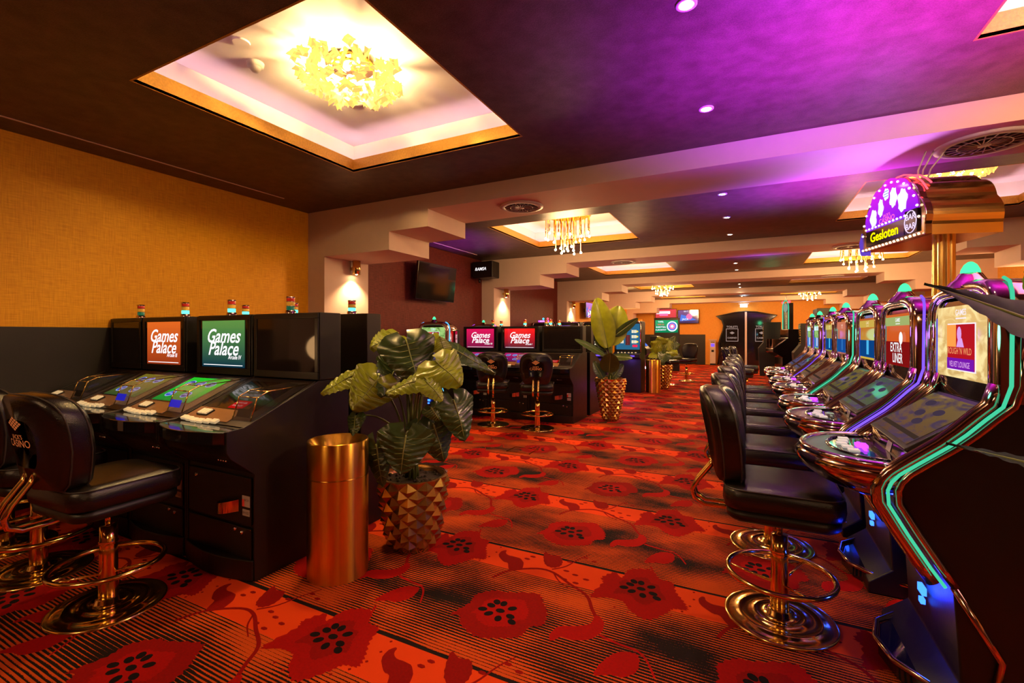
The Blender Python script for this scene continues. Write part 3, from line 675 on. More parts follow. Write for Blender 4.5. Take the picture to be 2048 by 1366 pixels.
stool(-3.42, 6.12, R(24), 'black stool with orange logo facing the pink-red screen', 'stools before the second bank of terminals')
stool(-2.71, 6.15, R(20), 'black stool with orange logo facing the bright red screen', 'stools before the second bank of terminals')
stool(-1.95, 13.1, R(-30), 'distant black stool with chrome base beside the bushy potted plant', 'stools around the far machines')
stool(-1.62, 14.4, R(160), 'large backed black stool in front of the dark far dado', 'stools around the far machines')
stool(-.15, 10.4, R(-90), 'dark stool with ribbed gleam on its back, first beyond the curved slot row', 'stools beyond the slot row')
stool(-.05, 11.5, R(-90), 'dark stool beyond the slot row, before the toilet doors', 'stools beyond the slot row')

# ---------------------------------------------------------------- curved slot machines
def jackpot_screen(b, k):
    if k == 0:
        b.box(-.262, .262, -.006, -.004, 1.175, 1.465, 0)
        b.text('GAMES', .0, -.009, 1.437, .034, 1, .012); b.box(-.05, .05, -.009, -.008, 1.412, 1.417, 1)
        b.box(-.135, .135, -.009, -.007, 1.205, 1.395, 1); b.box(-.13, .13, -.011, -.009, 1.21, 1.39, 2)
        b.box(-.13, .13, -.0125, -.011, 1.21, 1.255, 3); b.box(-.13, -.04, -.0125, -.011, 1.30, 1.39, 5)
        b.add([(.0+.022*math.cos(q*PI/6), -.0135, 1.352+.03*math.sin(q*PI/6)) for q in range(12)], [range(12)], 6)
        b.add([(-.03, -.013, 1.30), (.045, -.013, 1.30), (.025, -.013, 1.335), (-.012, -.013, 1.335)], [(0, 1, 2, 3)], 6)
        b.text("ROUGH 'N WILD", 0, -.014, 1.283, .036, 4, .012, 0, .85); b.text('VELVET LOUNGE', 0, -.014, 1.23, .032, 6, .01, 0, .82)
    else:
        b.box(-.262, .262, -.006, -.004, 1.175, 1.465, 0)
        b.box(-.262, .262, -.009, -.007, 1.40, 1.45, 1); b.text('GAMES', 0, -.011, 1.43, .030, 2, .012); b.box(-.04, .04, -.011, -.010, 1.408, 1.412, 2)
        if k == 1:
            b.box(-.262, .262, -.009, -.007, 1.175, 1.31, 3); b.text('EXTRA', -.03, -.012, 1.275, .075, 2, .012); b.text('LINER', .0, -.012, 1.215, .075, 2, .012)
            b.add([(.07+.035*math.cos(q*PI/8), -.013, 1.33+.035*math.sin(q*PI/8)) for q in range(16)], [range(16)], 2)
        else:
            b.box(-.262, .262, -.009, -.007, 1.19, 1.31, 3); b.box(-.03, .03, -.011, -.009, 1.21, 1.31, 4)
SM = {}
def slot(loc, rz, lab, k, neon, group, padm='pad_p', shown=0):
    t = thing('slot_machine', lab, 'slot machine', loc, rz, group)
    W = .335
    # black body
    prof = [(.36, 0), (.36, 1.42), (.05, 1.50), (.02, 1.10), (-.22, .90), (-.28, .85), (-.29, .79), (-.12, .48), (-.10, .14), (-.20, .06), (-.20, 0)]
    B().prism(prof, 'x', -W+.035, W-.035).build('cabinet', 'black', t, .008)
    # plinth with a chrome lip
    b = B(); pl = [(-.28, .30), (-.30, -.02), (-.26, -.14), (-.14, -.24), (0, -.27), (.14, -.24), (.26, -.14), (.30, -.02), (.28, .30)]
    b.prism(pl, 'z', 0, .07); b.build('plinth', 'blackg', t, .01)
    b = B(); b.tube([(x*1.01, y*1.02-.005, .075) for x, y in pl[1:-1]], .012, 8)
    for sx in (-1, 1): b.tube([(sx*.30, -.02, .075), (sx*.315, .0, .25), (sx*.31, -.12, .47)], .012, 8)
    b.build('base_rail', 'bchrome', t)
    b = B(); b.box(-.03, .03, -.135, -.12, .30, .33); b.box(-.015, .015, -.135, -.12, .26, .28); b.build('base_lamp', 'n_blue', t)
    # arched chrome head
    out = []
    for q in range(19):
        a = PI*q/18; out.append((W*(1 if math.cos(a) >= 0 else -1)*abs(math.cos(a))**.5, 1.40+.155*abs(math.sin(a))**.75))
    inn = []
    for q in range(19):
        a = PI*q/18; inn.append(((W-.06)*(1 if math.cos(a) >= 0 else -1)*abs(math.cos(a))**.45, 1.395+.11*abs(math.sin(a))**.7))
    oo = [(W, 1.12)] + out + [(-W, 1.12)]; ii = [(W-.06, 1.12)] + inn + [(-W+.06, 1.12)]
    n = len(oo); b = B(); vs = []
    rings = [(ii, .03), (ii, -.010), ([((a[0]*.4+c[0]*.6), (a[1]*.4+c[1]*.6)) for a, c in zip(ii, oo)], -.028), (oo, -.008), ([(x*1.0, z) for x, z in oo], .06)]
    rings += [([(x*.99, 1.15+(z-1.15)*.985) for x, z in oo], .16), ([(x*.93, 1.15+(z-1.15)*.93) for x, z in oo], .27), ([(x*.80, 1.15+(z-1.15)*.80) for x, z in oo], .34)]
    for rg, y in rings: vs += [(x, y, z) for x, z in rg]
    m = len(rings)
    b.add(vs, [[j*n+i, j*n+i+1, (j+1)*n+i+1, (j+1)*n+i] for j in range(m-1) for i in range(n-1)] + [list(range((m-1)*n, m*n))], 0, True)
    b.build('arched_head', 'bchrome', t)
    # inner ribs round the display
    b = B(); b.tube([(x*.985, -.012, z if z > 1.16 else 1.17) for x, z in ii], .007, 6); b.tube([(x, -.022, z) for x, z in [(a[0]*.75+c[0]*.25, a[1]*.75+c[1]*.25) for a, c in zip(ii, oo)]], .006, 6); b.build('display_surround', 'chrome', t)
    b = B(); b.box(-.275, .275, -.003, .02, 1.09, 1.485); b.build('display_case', 'blackg', t)
    b = B(); jackpot_screen(b, k)
    key = ('scr', shown)
    if key not in SM:
        A = {0: (('wood', (214, 178, 112), (196, 160, 96), (236, 214, 150)), ((235, 225, 235), (170, 20, 30), (110, 20, 160), (225, 140, 90), (240, 150, 70), (210, 150, 220))),
             1: (('o1', (190, 90, 35), (200, 70, 25), None), ((150, 165, 100), (235, 235, 235), (120, 15, 15), (60, 60, 200))),
             2: (('o2', (170, 80, 30), (190, 160, 60), None), ((190, 160, 70), (225, 200, 150), (10, 60, 120), (70, 170, 220))),
             3: (('o3', (190, 110, 80), (150, 90, 80), None), ((190, 110, 85), (225, 180, 160), (20, 70, 140), (40, 100, 170))),
             4: (('o4', (150, 110, 40), (130, 140, 60), None), ((190, 170, 90), (225, 200, 150), (10, 60, 120), (70, 170, 220))),
             5: (('gr', (150, 190, 110), (150, 190, 110), (90, 130, 60)), ((200, 235, 235), (140, 30, 40), (70, 120, 190), (225, 220, 230), (200, 60, 60), (230, 230, 240)))}[shown]
        base = screen_mat('disp_%s' % A[0][0], A[0][1], A[0][2], .85, c3=A[0][3], nscale=4)
        SM[key] = [base] + [glow('ink_%d_%d' % (shown, q), s2l(c), .85) for q, c in enumerate(A[1])]
    b.build('display', SM[key], t)
    # sloping play screen
    a = math.atan2(.17, .235); ML = Matrix.Translation((0, -.245, .925)) @ Matrix.Rotation(a, 4, 'X')
    b = B(ML); b.box(-.27, .27, 0, .295, -.02, .006); b.build('play_screen_frame', 'brown', t, .004)
    if ('pl', shown) not in SM:
        c0 = {0: ((150, 120, 70), (120, 85, 60), (95, 75, 100)), 1: ((90, 110, 90), (110, 120, 80), (100, 80, 120)), 2: ((150, 130, 60), (120, 110, 50), (90, 80, 90)), 3: ((150, 95, 60), (140, 90, 60), (120, 80, 80)), 4: ((160, 110, 60), (150, 110, 50), (110, 80, 80)), 5: ((120, 110, 150), (90, 90, 150), (60, 60, 90))}[shown]
        SM[('pl', shown)] = [screen_mat('play_%d' % shown, c0[0], c0[1], .42, c3=c0[2], nscale=3), glow('playink_%d' % shown, s2l(tuple(int(x*.8) for x in c0[2])), .5), glow('playbar_%d' % shown, s2l((80, 60, 50)), .4)]
    b = B(ML); b.box(-.235, .235, .02, .275, .007, .009, 0); b.box(-.235, .235, .05, .068, .009, .010, 2)
    for cx, cy in ((-.05, .16), (.08, .19), (-.1, .22), (.04, .12)):
        b.add([(cx+.045*math.cos(q*PI/8), cy+.018*math.sin(q*PI/8), .0105) for q in range(16)], [range(16)], 1)
    b.build('play_screen', SM[('pl', shown)], t)
    b = B(); b.prism([(-.25, .865), (-.238, .925), (-.20, .94), (-.18, .865)], 'x', -.27, .27); b.build('lower_fascia', 'blackg', t)
    b = B(); b.add([(.02, -.2505, .876), (.085, -.2505, .876), (.085, -.2415, .915), (.02, -.2415, .915)], [(0, 1, 2, 3)]); b.build('notice_plate', 'sil', t)
    # side rails following the profile
    path = [(-.008, 1.40), (-.010, 1.18), (-.030, 1.11), (-.072, 1.065), (-.12, 1.01), (-.165, .965), (-.25, .893), (-.30, .85), (-.322, .82), (-.333, .79), (-.33, .74), (-.275, .64), (-.215, .54), (-.175, .48)]
    for sx in (-1, 1):
        b = B(); b.tube([(sx*(W-.026), y, z) for y, z in path[1:]], .024, 10); b.tube([(sx*(W-.075), y+.01, z-.002) for y, z in path[1:8]], .018, 8); b.build('side_rail', 'bchrome', t)
        b = B(); b.tube([(sx*(W-.01), y+.055, z+.0) for y, z in path], .014, 8); b.build('outer_rail', 'bchrome', t)
        if neon:
            b = B(); b.tube([(sx*W*.72, .03, 1.548), (sx*W*.86, .028, 1.53), (sx*W*.96, .022, 1.495), (sx*(W+.008), .016, 1.45)] + [(sx*(W+.010), y+.022, z) for y, z in path], .0055, 8); b.build('light_tube', neon, t)
    for sx in (-1, 1):
        b = B(); b.tube([(sx*(W-.052), -.012, 1.16), (sx*(W-.052), -.012, 1.40)], .009, 8)
        if sx < 0: B().box(-.285, -.262, -.008, .0, 1.16, 1.42).build('edge_reflection', em('reflection_blue', (.10, .10, .9), .6) if k % 2 == 0 else em('reflection_teal', (.02, .45, .42), .4), t)  # glowing strip painted as the neighbours' reflection at the display edge
        b.build('glass_column', ['n_viol' if k % 2 else 'n_purp', 'bchrome'] if k in (5,) else ['chrome'], t)
    # rounded button console
    def half(rx, ry, n=20): return [(rx*math.cos(PI+PI*q/n), -.28+ry*math.sin(PI+PI*q/n)) for q in range(n+1)]
    b = B(); secs = [(half(.31, .265), .862), (half(.325, .285), .85), (half(.33, .29), .825), (half(.31, .27), .79), (half(.26, .22), .75), (half(.18, .14), .715), (half(.10, .05), .70)]
    vs = []; [vs.extend([(x, y, z) for x, y in pts]) for pts, z in secs]; n = 21
    b.add(vs, [[j*n+i, j*n+i+1, (j+1)*n+i+1, (j+1)*n+i] for j in range(len(secs)-1) for i in range(n-1)], 0, True)
    b.build('console_bowl', 'bchrome', t)
    b = B(); b.tube([(x, y, .866) for x, y in half(.305, .262)], .016, 8); b.build('console_rim', 'chrome', t)
    b = B(); o_ = half(.30, .255); i_ = [(x*.80, -.28+(y+.28)*.66) for x, y in o_]
    b.add([(x, y, .868) for x, y in o_]+[(x, y, .872) for x, y in i_], [(q, q+1, 22+q, 21+q) for q in range(20)], 0, True); b.build('hand_pad', padm, t)
    b = B(); b.add([(x, y, .871) for x, y in i_]+[(.24, -.25, .873), (-.24, -.25, .873)], [range(23)]); b.tube([(x, y, .873) for x, y in i_], .008, 6); b.build('button_plate', 'blackg', t)
    for q in range(5):
        x = -.13+q*.06; B().box(x-.022, x+.022, -.40+.012*abs(q-2)-.015, -.40+.012*abs(q-2)+.022, .874, .881).build('button', 'keyw', t)
    b = B(); b.box(-.06, .10, -.335, -.325, .874, .882); b.box(-.02, .04, -.35, -.31, .874, .886); b.build('card_slot', 'n_purp' if k % 2 == 0 else 'sil', t)
    # lamp on top
    b = B(); b.lathe([(.08, 1.53), (.062, 1.555), (.048, 1.565), (.034, 1.59), (.001, 1.59)], (0, .02), 20); b.build('lamp_collar', 'bchrome', t)
    b = B(); b.lathe([(.031, 1.588), (.028, 1.605), (.019, 1.624), (.008, 1.634), (.001, 1.636)], (0, .02), 16); b.build('lamp_dome', 'dome', t)
    return t
NE = ['n_green', 'n_viol', None, 'n_green', None, 'n_viol', None]
LB = ['curved chrome slot machine nearest the camera with mint light tube and wooden-look display', 'curved slot machine with blue-violet light tube, second from the camera', 'curved slot machine without light tube between the violet and the mint lit ones',
      'curved slot machine with bright mint light tube, fourth from the camera', 'curved slot machine fifth from the camera, between the mint lit one and the violet columns', 'curved slot machine with violet glass columns, sixth from the camera', 'furthest curved slot machine of the row']
for k, y in enumerate(MY):
    slot((.755, y, 0), R(-90), LB[k], k, NE[k], 'curved slot machines in the row', 'pad_g' if k == 0 else 'pad_p', [0, 1, 2, 3, 4, 5, 5][k])
    if NE[k]:
        c = {'n_green': (.1, 1., .55), 'n_viol': (.3, .12, 1.)}[NE[k]]
        light('POINT', (.60, y-.42, 1.35), c, .6, .05)
    light('POINT', (.58, y, .32), (.01, .03, 1.), 1.4 if k == 0 else .4, .03)
SA = slot((-4.50, 6.10, 0), R(0), 'curved slot machine with cyan and purple tubes before the dark red wall', 0, 'n_cyan', 'curved slot machines at the red wall', 'pad_p', 5)
SA.scale = (.88, 1, 1); SB = slot((-4.68, 7.97, 0), R(0), 'curved slot machine with purple tube mostly hidden behind the pink-red screen', 1, 'n_purp', 'curved slot machines at the red wall', 'pad_p', 5)
SB.scale = (.88, 1, 1); light('SPOT', (-4.3, 6.7, 1.8), (.42, .04, 1.), 60, .08, (R(180), 0, 0), spot_size=R(100), spot_blend=.9)

# ---------------------------------------------------------------- arcade terminals
PT = {}
def gp_screen(b, w, num, x0, x1):
    cx = (x0+x1)/2
    for st, z, s_ in (('Games', 1.335, .14), ('Palace', 1.245, .14)): b.text(st, cx, -.016, z, s_, 1, .014, .35, 1.)
    b.text('Arcade '+num, x1-.11, -.016, 1.187, .042, 1, .012, .2, .85)
    b.box(x0+.02, x1-.02, -.0165, -.015, 1.128, 1.133, 1)
def lamp(t, x, y, z, lit, h=1.0):
    b = B(); b.lathe([(.034, z), (.034, z+.022*h), (.026, z+.026*h)], (x, y), 16); b.lathe([(.001, z+.118*h), (.029, z+.118*h), (.030, z+.108*h)], (x, y), 16)
    for q in (.055, .084): b.lathe([(.027, z+q*h-.002), (.031, z+q*h), (.027, z+q*h+.002)], (x, y), 16)
    l = b.build('signal_lamp', 'bchrome', t)
    for nm, z0, z1, m in (('green_lens', .026, .053, 'g' if lit else 'gd'), ('amber_lens', .057, .082, 'a'), ('red_lens', .086, .110, 'r')):
        B().lathe([(.026, z+z0*h), (.027, z+(z0+z1)/2*h), (.026, z+z1*h)], (x, y), 16).build(nm, m, l)
def terminal(x0, x1, y, mon, lab, kind, group, lampx, lit, deck='off', coin='glass', near=True, rz=0.):
    """front toward -y; x0..x1 console span, mon the monitor span"""
    cx = (x0+x1)/2; w = x1-x0; hw = w/2-.004
    t = thing('gaming_terminal', lab, 'gaming terminal', (cx, y, 0), rz, group)
    prof = [(.24, 0), (.24, 1.055), (.0, 1.055), (-.485, .838), (-.56, .838), (-.56, .74), (-.545, .70), (-.42, .585), (-.42, 0)]
    B().prism(prof, 'x', -hw+.014, hw-.014).build('cabinet', 'black', t, .004)
    pr2 = [(.24, 0), (.24, 1.06), (.0, 1.06), (-.49, .852), (-.585, .845), (-.585, .735), (-.565, .70), (-.43, .585), (-.43, .0)]
    for sx in (-1, 1): B().prism(pr2, 'x', sx*hw, sx*(hw-.013)).build('side_panel', 'brown', t, .003)
    m0, m1 = mon[0]-cx, mon[1]-cx
    h = B(); h.box(m0, m1, 0, .17, 1.062, 1.49); h = h.build('monitor_housing', 'black', t, .006)
    # bezel
    bz = B(); bw = .035
    bz.box(m0+.006, m1-.006, -.012, 0, 1.455, 1.485); bz.box(m0+.006, m1-.006, -.012, 0, 1.065, 1.11); bz.box(m0+.006, m0+bw, -.012, 0, 1.11, 1.455); bz.box(m1-bw, m1-.006, -.012, 0, 1.11, 1.455)
    bz.build('bezel', 'black', h, .003)
    sx0, sx1 = m0+bw, m1-bw
    if kind == 'off' and w: b = B(); b.box(sx0, sx1, -.006, .001, 1.11, 1.455); b.build('screen', 'off', t)
    else:
        if sx1-sx0 > .5: sx0 += .035; sx1 -= .035
        c = {'III': ((205, 92, 30), (140, 48, 18)), 'IV': ((80, 130, 60), (8, 42, 60)), 'I': ((235, 20, 25), (55, 25, 40)), 'VII': ((205, 20, 80), (110, 20, 60))}[kind]
        b = B(); b.box(m0+bw, m1-bw, -.004, .001, 1.11, 1.455); b.build('screen_glass', 'off', t)
        if kind not in PT: PT[kind] = screen_mat('arcade_%s' % kind, c[0], c[1], .9)
        b = B(); b.box(sx0, sx1, -.008, -.006, 1.115, 1.45, 0); b.build('screen', PT[kind], t)
        b = B(); gp_screen(b, w, kind, sx0, sx1); b.v = [(p[0], -.0095, p[2]) for p in b.v]; b.build('screen_lettering', [MT['wt'], MT['wt']], t)
    a = math.atan2(.217, .485); ML = Matrix.Translation((0, -.485, .840)) @ Matrix.Rotation(a, 4, 'X')
    sl = B(ML); sl.box(-hw+.02, hw-.02, .01, .52, -.004, .004); sl.build('console_deck', 'brown', t, .003)
    # play screen in the slope
    dm = {'off': 'off', 'green': 'dk_green', 'yellow': 'dk_yel', 'red': 'dk_red', 'pink': 'dk_pink'}[deck]
    if dm not in MT:
        MT[dm] = {'dk_green': lambda: screen_mat('dkg', (40, 190, 40), (15, 110, 40), .8), 'dk_yel': lambda: screen_mat('dky', (150, 130, 40), (50, 90, 45), .45), 'dk_red': lambda: glow('dkr', s2l((170, 15, 12)), .8), 'dk_pink': lambda: screen_mat('dkp', (170, 20, 90), (60, 20, 80), .8)}[dm]()
    b = B(ML); b.box(-.25, .20, .15, .47, .004, .008, 0)
    if deck == 'red': b.box(-.06, .07, .16, .24, .008, .010, 1); b.text('GELIEVE HIER', .0, .215, .011, .022, 2, .01, 0, .8, 'xy'); b.text('TE BETALEN', .0, .185, .011, .022, 2, .01, 0, .8, 'xy')
    elif deck != 'off':
        b.box(-.24, .19, .16, .46, .008, .010, 1)
        for q, (px_, py_) in enumerate(((-.15, .38), (-.03, .38), (.09, .38), (-.15, .24), (.03, .24))):
            b.add([(px_+.045*math.cos(r*PI/8), py_+.036*math.sin(r*PI/8), .0105) for r in range(16)], [range(16)], 3)
            b.add([(px_+.036*math.cos(r*PI/8), py_+.028*math.sin(r*PI/8), .0112) for r in range(16)], [range(16)], 2 if q % 2 else 4)
            b.text('GAMES', px_, py_, .0116, .02, 5, .01, .2, .9, 'xy')
    b.build('play_screen', [MT['off'], MT[dm], em('pl_ink', (.7, .35, .3), .6) if deck == 'red' else em('disc_blue', (.05, .08, .5), .7), em('disc_pale', (.3, .4, .8), .7), em('disc_ink', (.04, .03, .25), .7), em('disc_txt', (.5, .55, .8), .8)], t)
    # console plate with keys
    b = B(ML); b.box(-hw+.03, .12, .03, .145, .004, .010); b.build('key_plate', 'panel', t, .002)
    for q in range(6):
        x = -.255+q*.058; b = B(ML); b.box(x-.024, x+.024, -.012+.006*abs(q-2.5), .020+.006*abs(q-2.5), .006, .022); b.build('button', 'key', t, .003)
    b = B(ML); b.box(-.21, -.11, .06, .115, .010, .018, 1)
    for q in range(3): b.box(-.20+q*.03, -.178+q*.03, .065, .11, .018, .026, 0)
    b.build('key_block', ['key', 'black'], t)
    # clear wedge over the coin slope, bill slot in front
    hh = .105; wx0, wx1 = .13, hw-.035
    b = B(ML); b.prism([(.06, .008), (.15, hh), (.22, hh), (.47, .02), (.47, .008)], 'x', wx0, wx1); b.build('coin_cover', coin, t)
    b = B(ML)
    for xx in (wx0, wx1): b.tube([(xx, .06, .008), (xx, .15, hh), (xx, .22, hh), (xx, .47, .012)], .0035, 6)
    b.tube([(wx0, .15, hh), (wx1, .15, hh)], .0035, 6); b.tube([(wx0, .22, hh), (wx1, .22, hh)], .0035, 6); b.build('cover_edges', 'brass', t)
    b = B(ML); b.add([(wx0+.02, .075, .020), (wx1-.02, .075, .020), (wx1-.02, .108, .053), (wx0+.02, .108, .053)], [(0, 1, 2, 3)]); 
    if coin == 'cover': b.v = [(p[0], p[1]-.012, p[2]+.012) for p in b.v]
    b.build('bill_slot', 'blueglow' if coin == 'cover' else 'blackg', t)
    # front tray
    b = B(); n = 12; tr = [(-hw+.02+(2*hw-.04)*q/n, -.585-.075*math.sin(PI*q/n)**.7) for q in range(n+1)]
    b.prism([(tr[0][0], -.50)] + tr + [(tr[-1][0], -.50)], 'z', .775, .842); b.build('hand_rest', 'blackg', t, .006)
    # lower front details
    b = B(); b.box(-hw+.03, hw-.03, -.434, -.42, .30, .56); d = b.build('front_door', 'black', t, .004)
    b = B(); b.box(-hw+.03, hw-.03, -.434, -.42, .06, .28); d2_ = b.build('cash_door', 'black', t, .004)
    for xx, zz, dd in ((hw-.10, .255, d2_), (hw-.16, .265, d2_), (-hw+.12, .52, d)):
        q = B(); q.lathe([(.010, 0), (.010, .012), (.001, .013)], n=10); q.v = [(xx+p[0], -.434-p[2], zz+p[1]) for p in q.v]; q.build('lock', 'chrome', dd)
    b = B(); n = 10; tr = [(.02+.17*q/n, -.435-.06*math.sin(PI*q/n)) for q in range(n+1)]
    b.add([(x, y_, .345+.02*(i/n)) for i, (x, y_) in enumerate(tr)]+[(x, y_, .40+.03*(i/n)) for i, (x, y_) in enumerate(tr)], [(q, q+1, n+2+q, n+1+q) for q in range(n)], 0, True); b.build('coin_tray', 'bchrome', t)
    b = B(); b.box(hw-.10, hw-.035, -.4365, -.434, .40, .46, 0); b.box(hw-.10, hw-.08, -.4370, -.4364, .40, .44, 1); b.box(hw-.097, hw-.037, -.4365, -.434, .35, .385, 0)
    b.text('JACK', hw-.062, -.4372, .437, .018, 2); b.text('18+', hw-.085, -.4372, .367, .02, 2); b.box(hw-.07, hw-.042, -.4372, -.4365, .37, .372, 2); b.box(hw-.07, hw-.042, -.4372, -.4365, .362, .364, 2); b.build('sticker', ['keyd', 'r', 'black'] if 'keyd' in MT else [MT.setdefault('keyd', pm('sticker_white', (.6, .55, .5), .5)), MT['r'], MT['black']], t)
    b = B(); n = 10; tr = [(-hw+.01+(2*hw-.02)*q/n, -.44-.05*math.sin(PI*q/n)) for q in range(n+1)]
    b.prism([(tr[0][0], -.3)] + tr + [(tr[-1][0], -.3)], 'z', 0, .115); b.build('plinth', 'black', t, .006)
    for q in range(4):
        b = B(); x = .14+q*.022; b.ball((x, -.515, .665), .006, 6); b.build('coin_button', 'chrome', t)
    lamp(t, lampx-cx, .10, 1.49, lit)
    return t
P = .655; X0 = -2.40
g1 = 'black gaming terminals of the first bank'; g2 = 'black gaming terminals of the second bank'
Y1 = 2.07
terminal(X0-P, X0, Y1, (X0-.635, X0), 'black gaming terminal with switched-off screen at the end of the first bank, beside the bin', 'off', g1, -2.80, False, 'red', 'glass')
terminal(X0-2*P, X0-P, Y1, (X0-1.30, X0-.665), 'gaming terminal with the green Arcade IV screen', 'IV', g1, -3.45, True, 'green', 'cover')
terminal(X0-3*P, X0-2*P, Y1, (X0-2.06, X0-1.45), 'gaming terminal with the orange Arcade III screen', 'III', g1, -4.05, True, 'yellow', 'cover')
terminal(-4.99, X0-3*P, Y1, (-4.985, X0-2.08), 'gaming terminal with dark screen against the gold wall', 'off', g1, -4.72, False, 'off', 'glass')
Y2 = 7.14; Q = .735; X2 = -2.36
terminal(X2-Q, X2, Y2, (X2-.70, X2), 'gaming terminal with dark reflecting screen at the end of the second bank', 'off', g2, -2.95, True, 'red', 'glass')
terminal(X2-2*Q, X2-Q, Y2, (X2-1.47, X2-.76), 'gaming terminal with the bright red Arcade I screen', 'I', g2, -3.42, True, 'pink', 'cover')
terminal(X2-3*Q, X2-2*Q, Y2, (X2-2.24, X2-1.54), 'gaming terminal with the pink-red Arcade VII screen', 'VII', g2, -4.05, False, 'pink', 'cover')
def rear(x0, x1, y, lab, group, lampx, lit):
    cx = (x0+x1)/2; hw = (x1-x0)/2-.004
    t = thing('gaming_terminal', lab, 'gaming terminal', (cx, y, 0), R(180), group)
    prof = [(.20, 0), (.20, 1.055), (.0, 1.055), (-.485, .838), (-.56, .838), (-.56, .74), (-.42, .585), (-.42, 0)]
    B().prism(prof, 'x', -hw, hw).build('cabinet', 'black', t, .004)
    h = B(); h.box(-hw, hw, 0, .14, 1.056, 1.50); h.build('monitor_housing', 'brown', t, .006)
    b = B(); b.box(-hw+.04, hw-.04, -.004, 0, 1.11, 1.46); b.build('screen', 'off', t)
    lamp(t, -(lampx-cx), .09, 1.50, lit, .85)
for k in range(3):
    lx = [-2.60, -3.22, -3.83][k]
    rear(X0-P*(k+1), X0-P*k, 2.62, ['black terminal facing away behind the first bank, at the plant end', 'black terminal facing away behind the green Arcade IV one', 'black terminal facing away behind the orange Arcade III one'][k], 'terminals facing away behind the first bank', lx, True)
for k in range(3):
    rear(X2-Q*(k+1)+(.25 if k == 2 else 0), X2-Q*k, 7.74, ['black terminal facing away behind the second bank, by the tall potted plant', 'black terminal facing away behind the bright red Arcade I one', 'black terminal facing away behind the pink-red Arcade VII one'][k], 'terminals facing away behind the second bank', [-2.95, -3.2, -4.1][k], k != 1)
light('POINT', (-2.9, 1.62, 1.25), (1., .55, .22), 2.0, .1)

# ---------------------------------------------------------------- bins
def bin_(x, y, lab, r=.165, h=.755):
    t = thing('waste_bin', lab, 'bin', (x, y, 0), 0, 'brass cylinder bins')
    b = B(); b.lathe([(r, 0), (r, .555)], n=48); b.lathe([(r, .557), (r-.002, .56)], n=48); b.build('body', 'bbrass', t)
    b = B(); b.lathe([(r+.001, .562), (r+.001, h-.006), (r-.002, h), (r-.008, h-.002), (.085, h-.10), (.07, h-.14)], n=48); b.build('funnel_top', 'bbrass', t)
    B().disc((0, 0, h-.138), .071, 24).build('liner', 'black', t)
bin_(-2.09, 1.93, 'tall brushed brass waste bin in the foreground beside the first bank')
bin_(-2.0, 11.25, 'distant brushed brass waste bin beside the fruit machines')

# ---------------------------------------------------------------- plants
def pot(t, R0, R1, H, rows=7, cols=18, lean=1.):
    """a round planter studded with four-sided pyramids in a diamond lattice"""
    b = B()
    def P_(a, z, out=0.):
        u = z/H; r = R1+(R0-R1)*(u**.62 if lean == 1. else u**.8) + out
        return (r*math.cos(a), r*math.sin(a), z)
    dz = H/rows; da = 2*PI/cols
    for i in range(-1, 2*rows+1):
        for j in range(cols):
            a = (j+(.5 if i % 2 else 0))*da; z = (i+1)*dz/2
            pts = [(a, z-dz/2), (a+da/2, z), (a, z+dz/2), (a-da/2, z)]
            if z+dz/2 > H+1e-6 or z-dz/2 < -1e-6:
                if z > H-1e-6: pts = [(a, z-dz/2), (a+da/2, z), (a-da/2, z)]
                elif z < 1e-6: pts = [(a+da/2, z), (a, z+dz/2), (a-da/2, z)]
                if not (-1e-6 < z < H+1e-6): continue
                c = P_(a, min(max(z, .004), H-.004), .010)
            else: c = P_(a, z-dz*.06, .027)
            vs = [P_(q, zz) for q, zz in pts]+[c]; n = len(pts)
            if n == 4: b.add(vs, [(0, 1, 4), (1, 2, 4), (2, 3, 4), (3, 0, 4)]); 
            else: b.add(vs, [(q, (q+1) % n, n) for q in range(n)])
    b.build('planter', 'pot', t)
    b = B(); b.lathe([(R0-.004, H-.004), (R0-.018, H), (R0-.025, H-.05)], n=36); b.build('planter_rim', 'pot', t)
    b = B(); b.disc((0, 0, H-.035), R0-.02, 30)
    rr = random.Random(2)
    for _ in range(60):
        a = rr.uniform(0, 6.28); r = (R0-.03)*rr.random()**.5; s_ = rr.uniform(.006, .014); b.ball((r*math.cos(a), r*math.sin(a), H-.032), s_, 6)
    b.build('soil', 'soil', t)
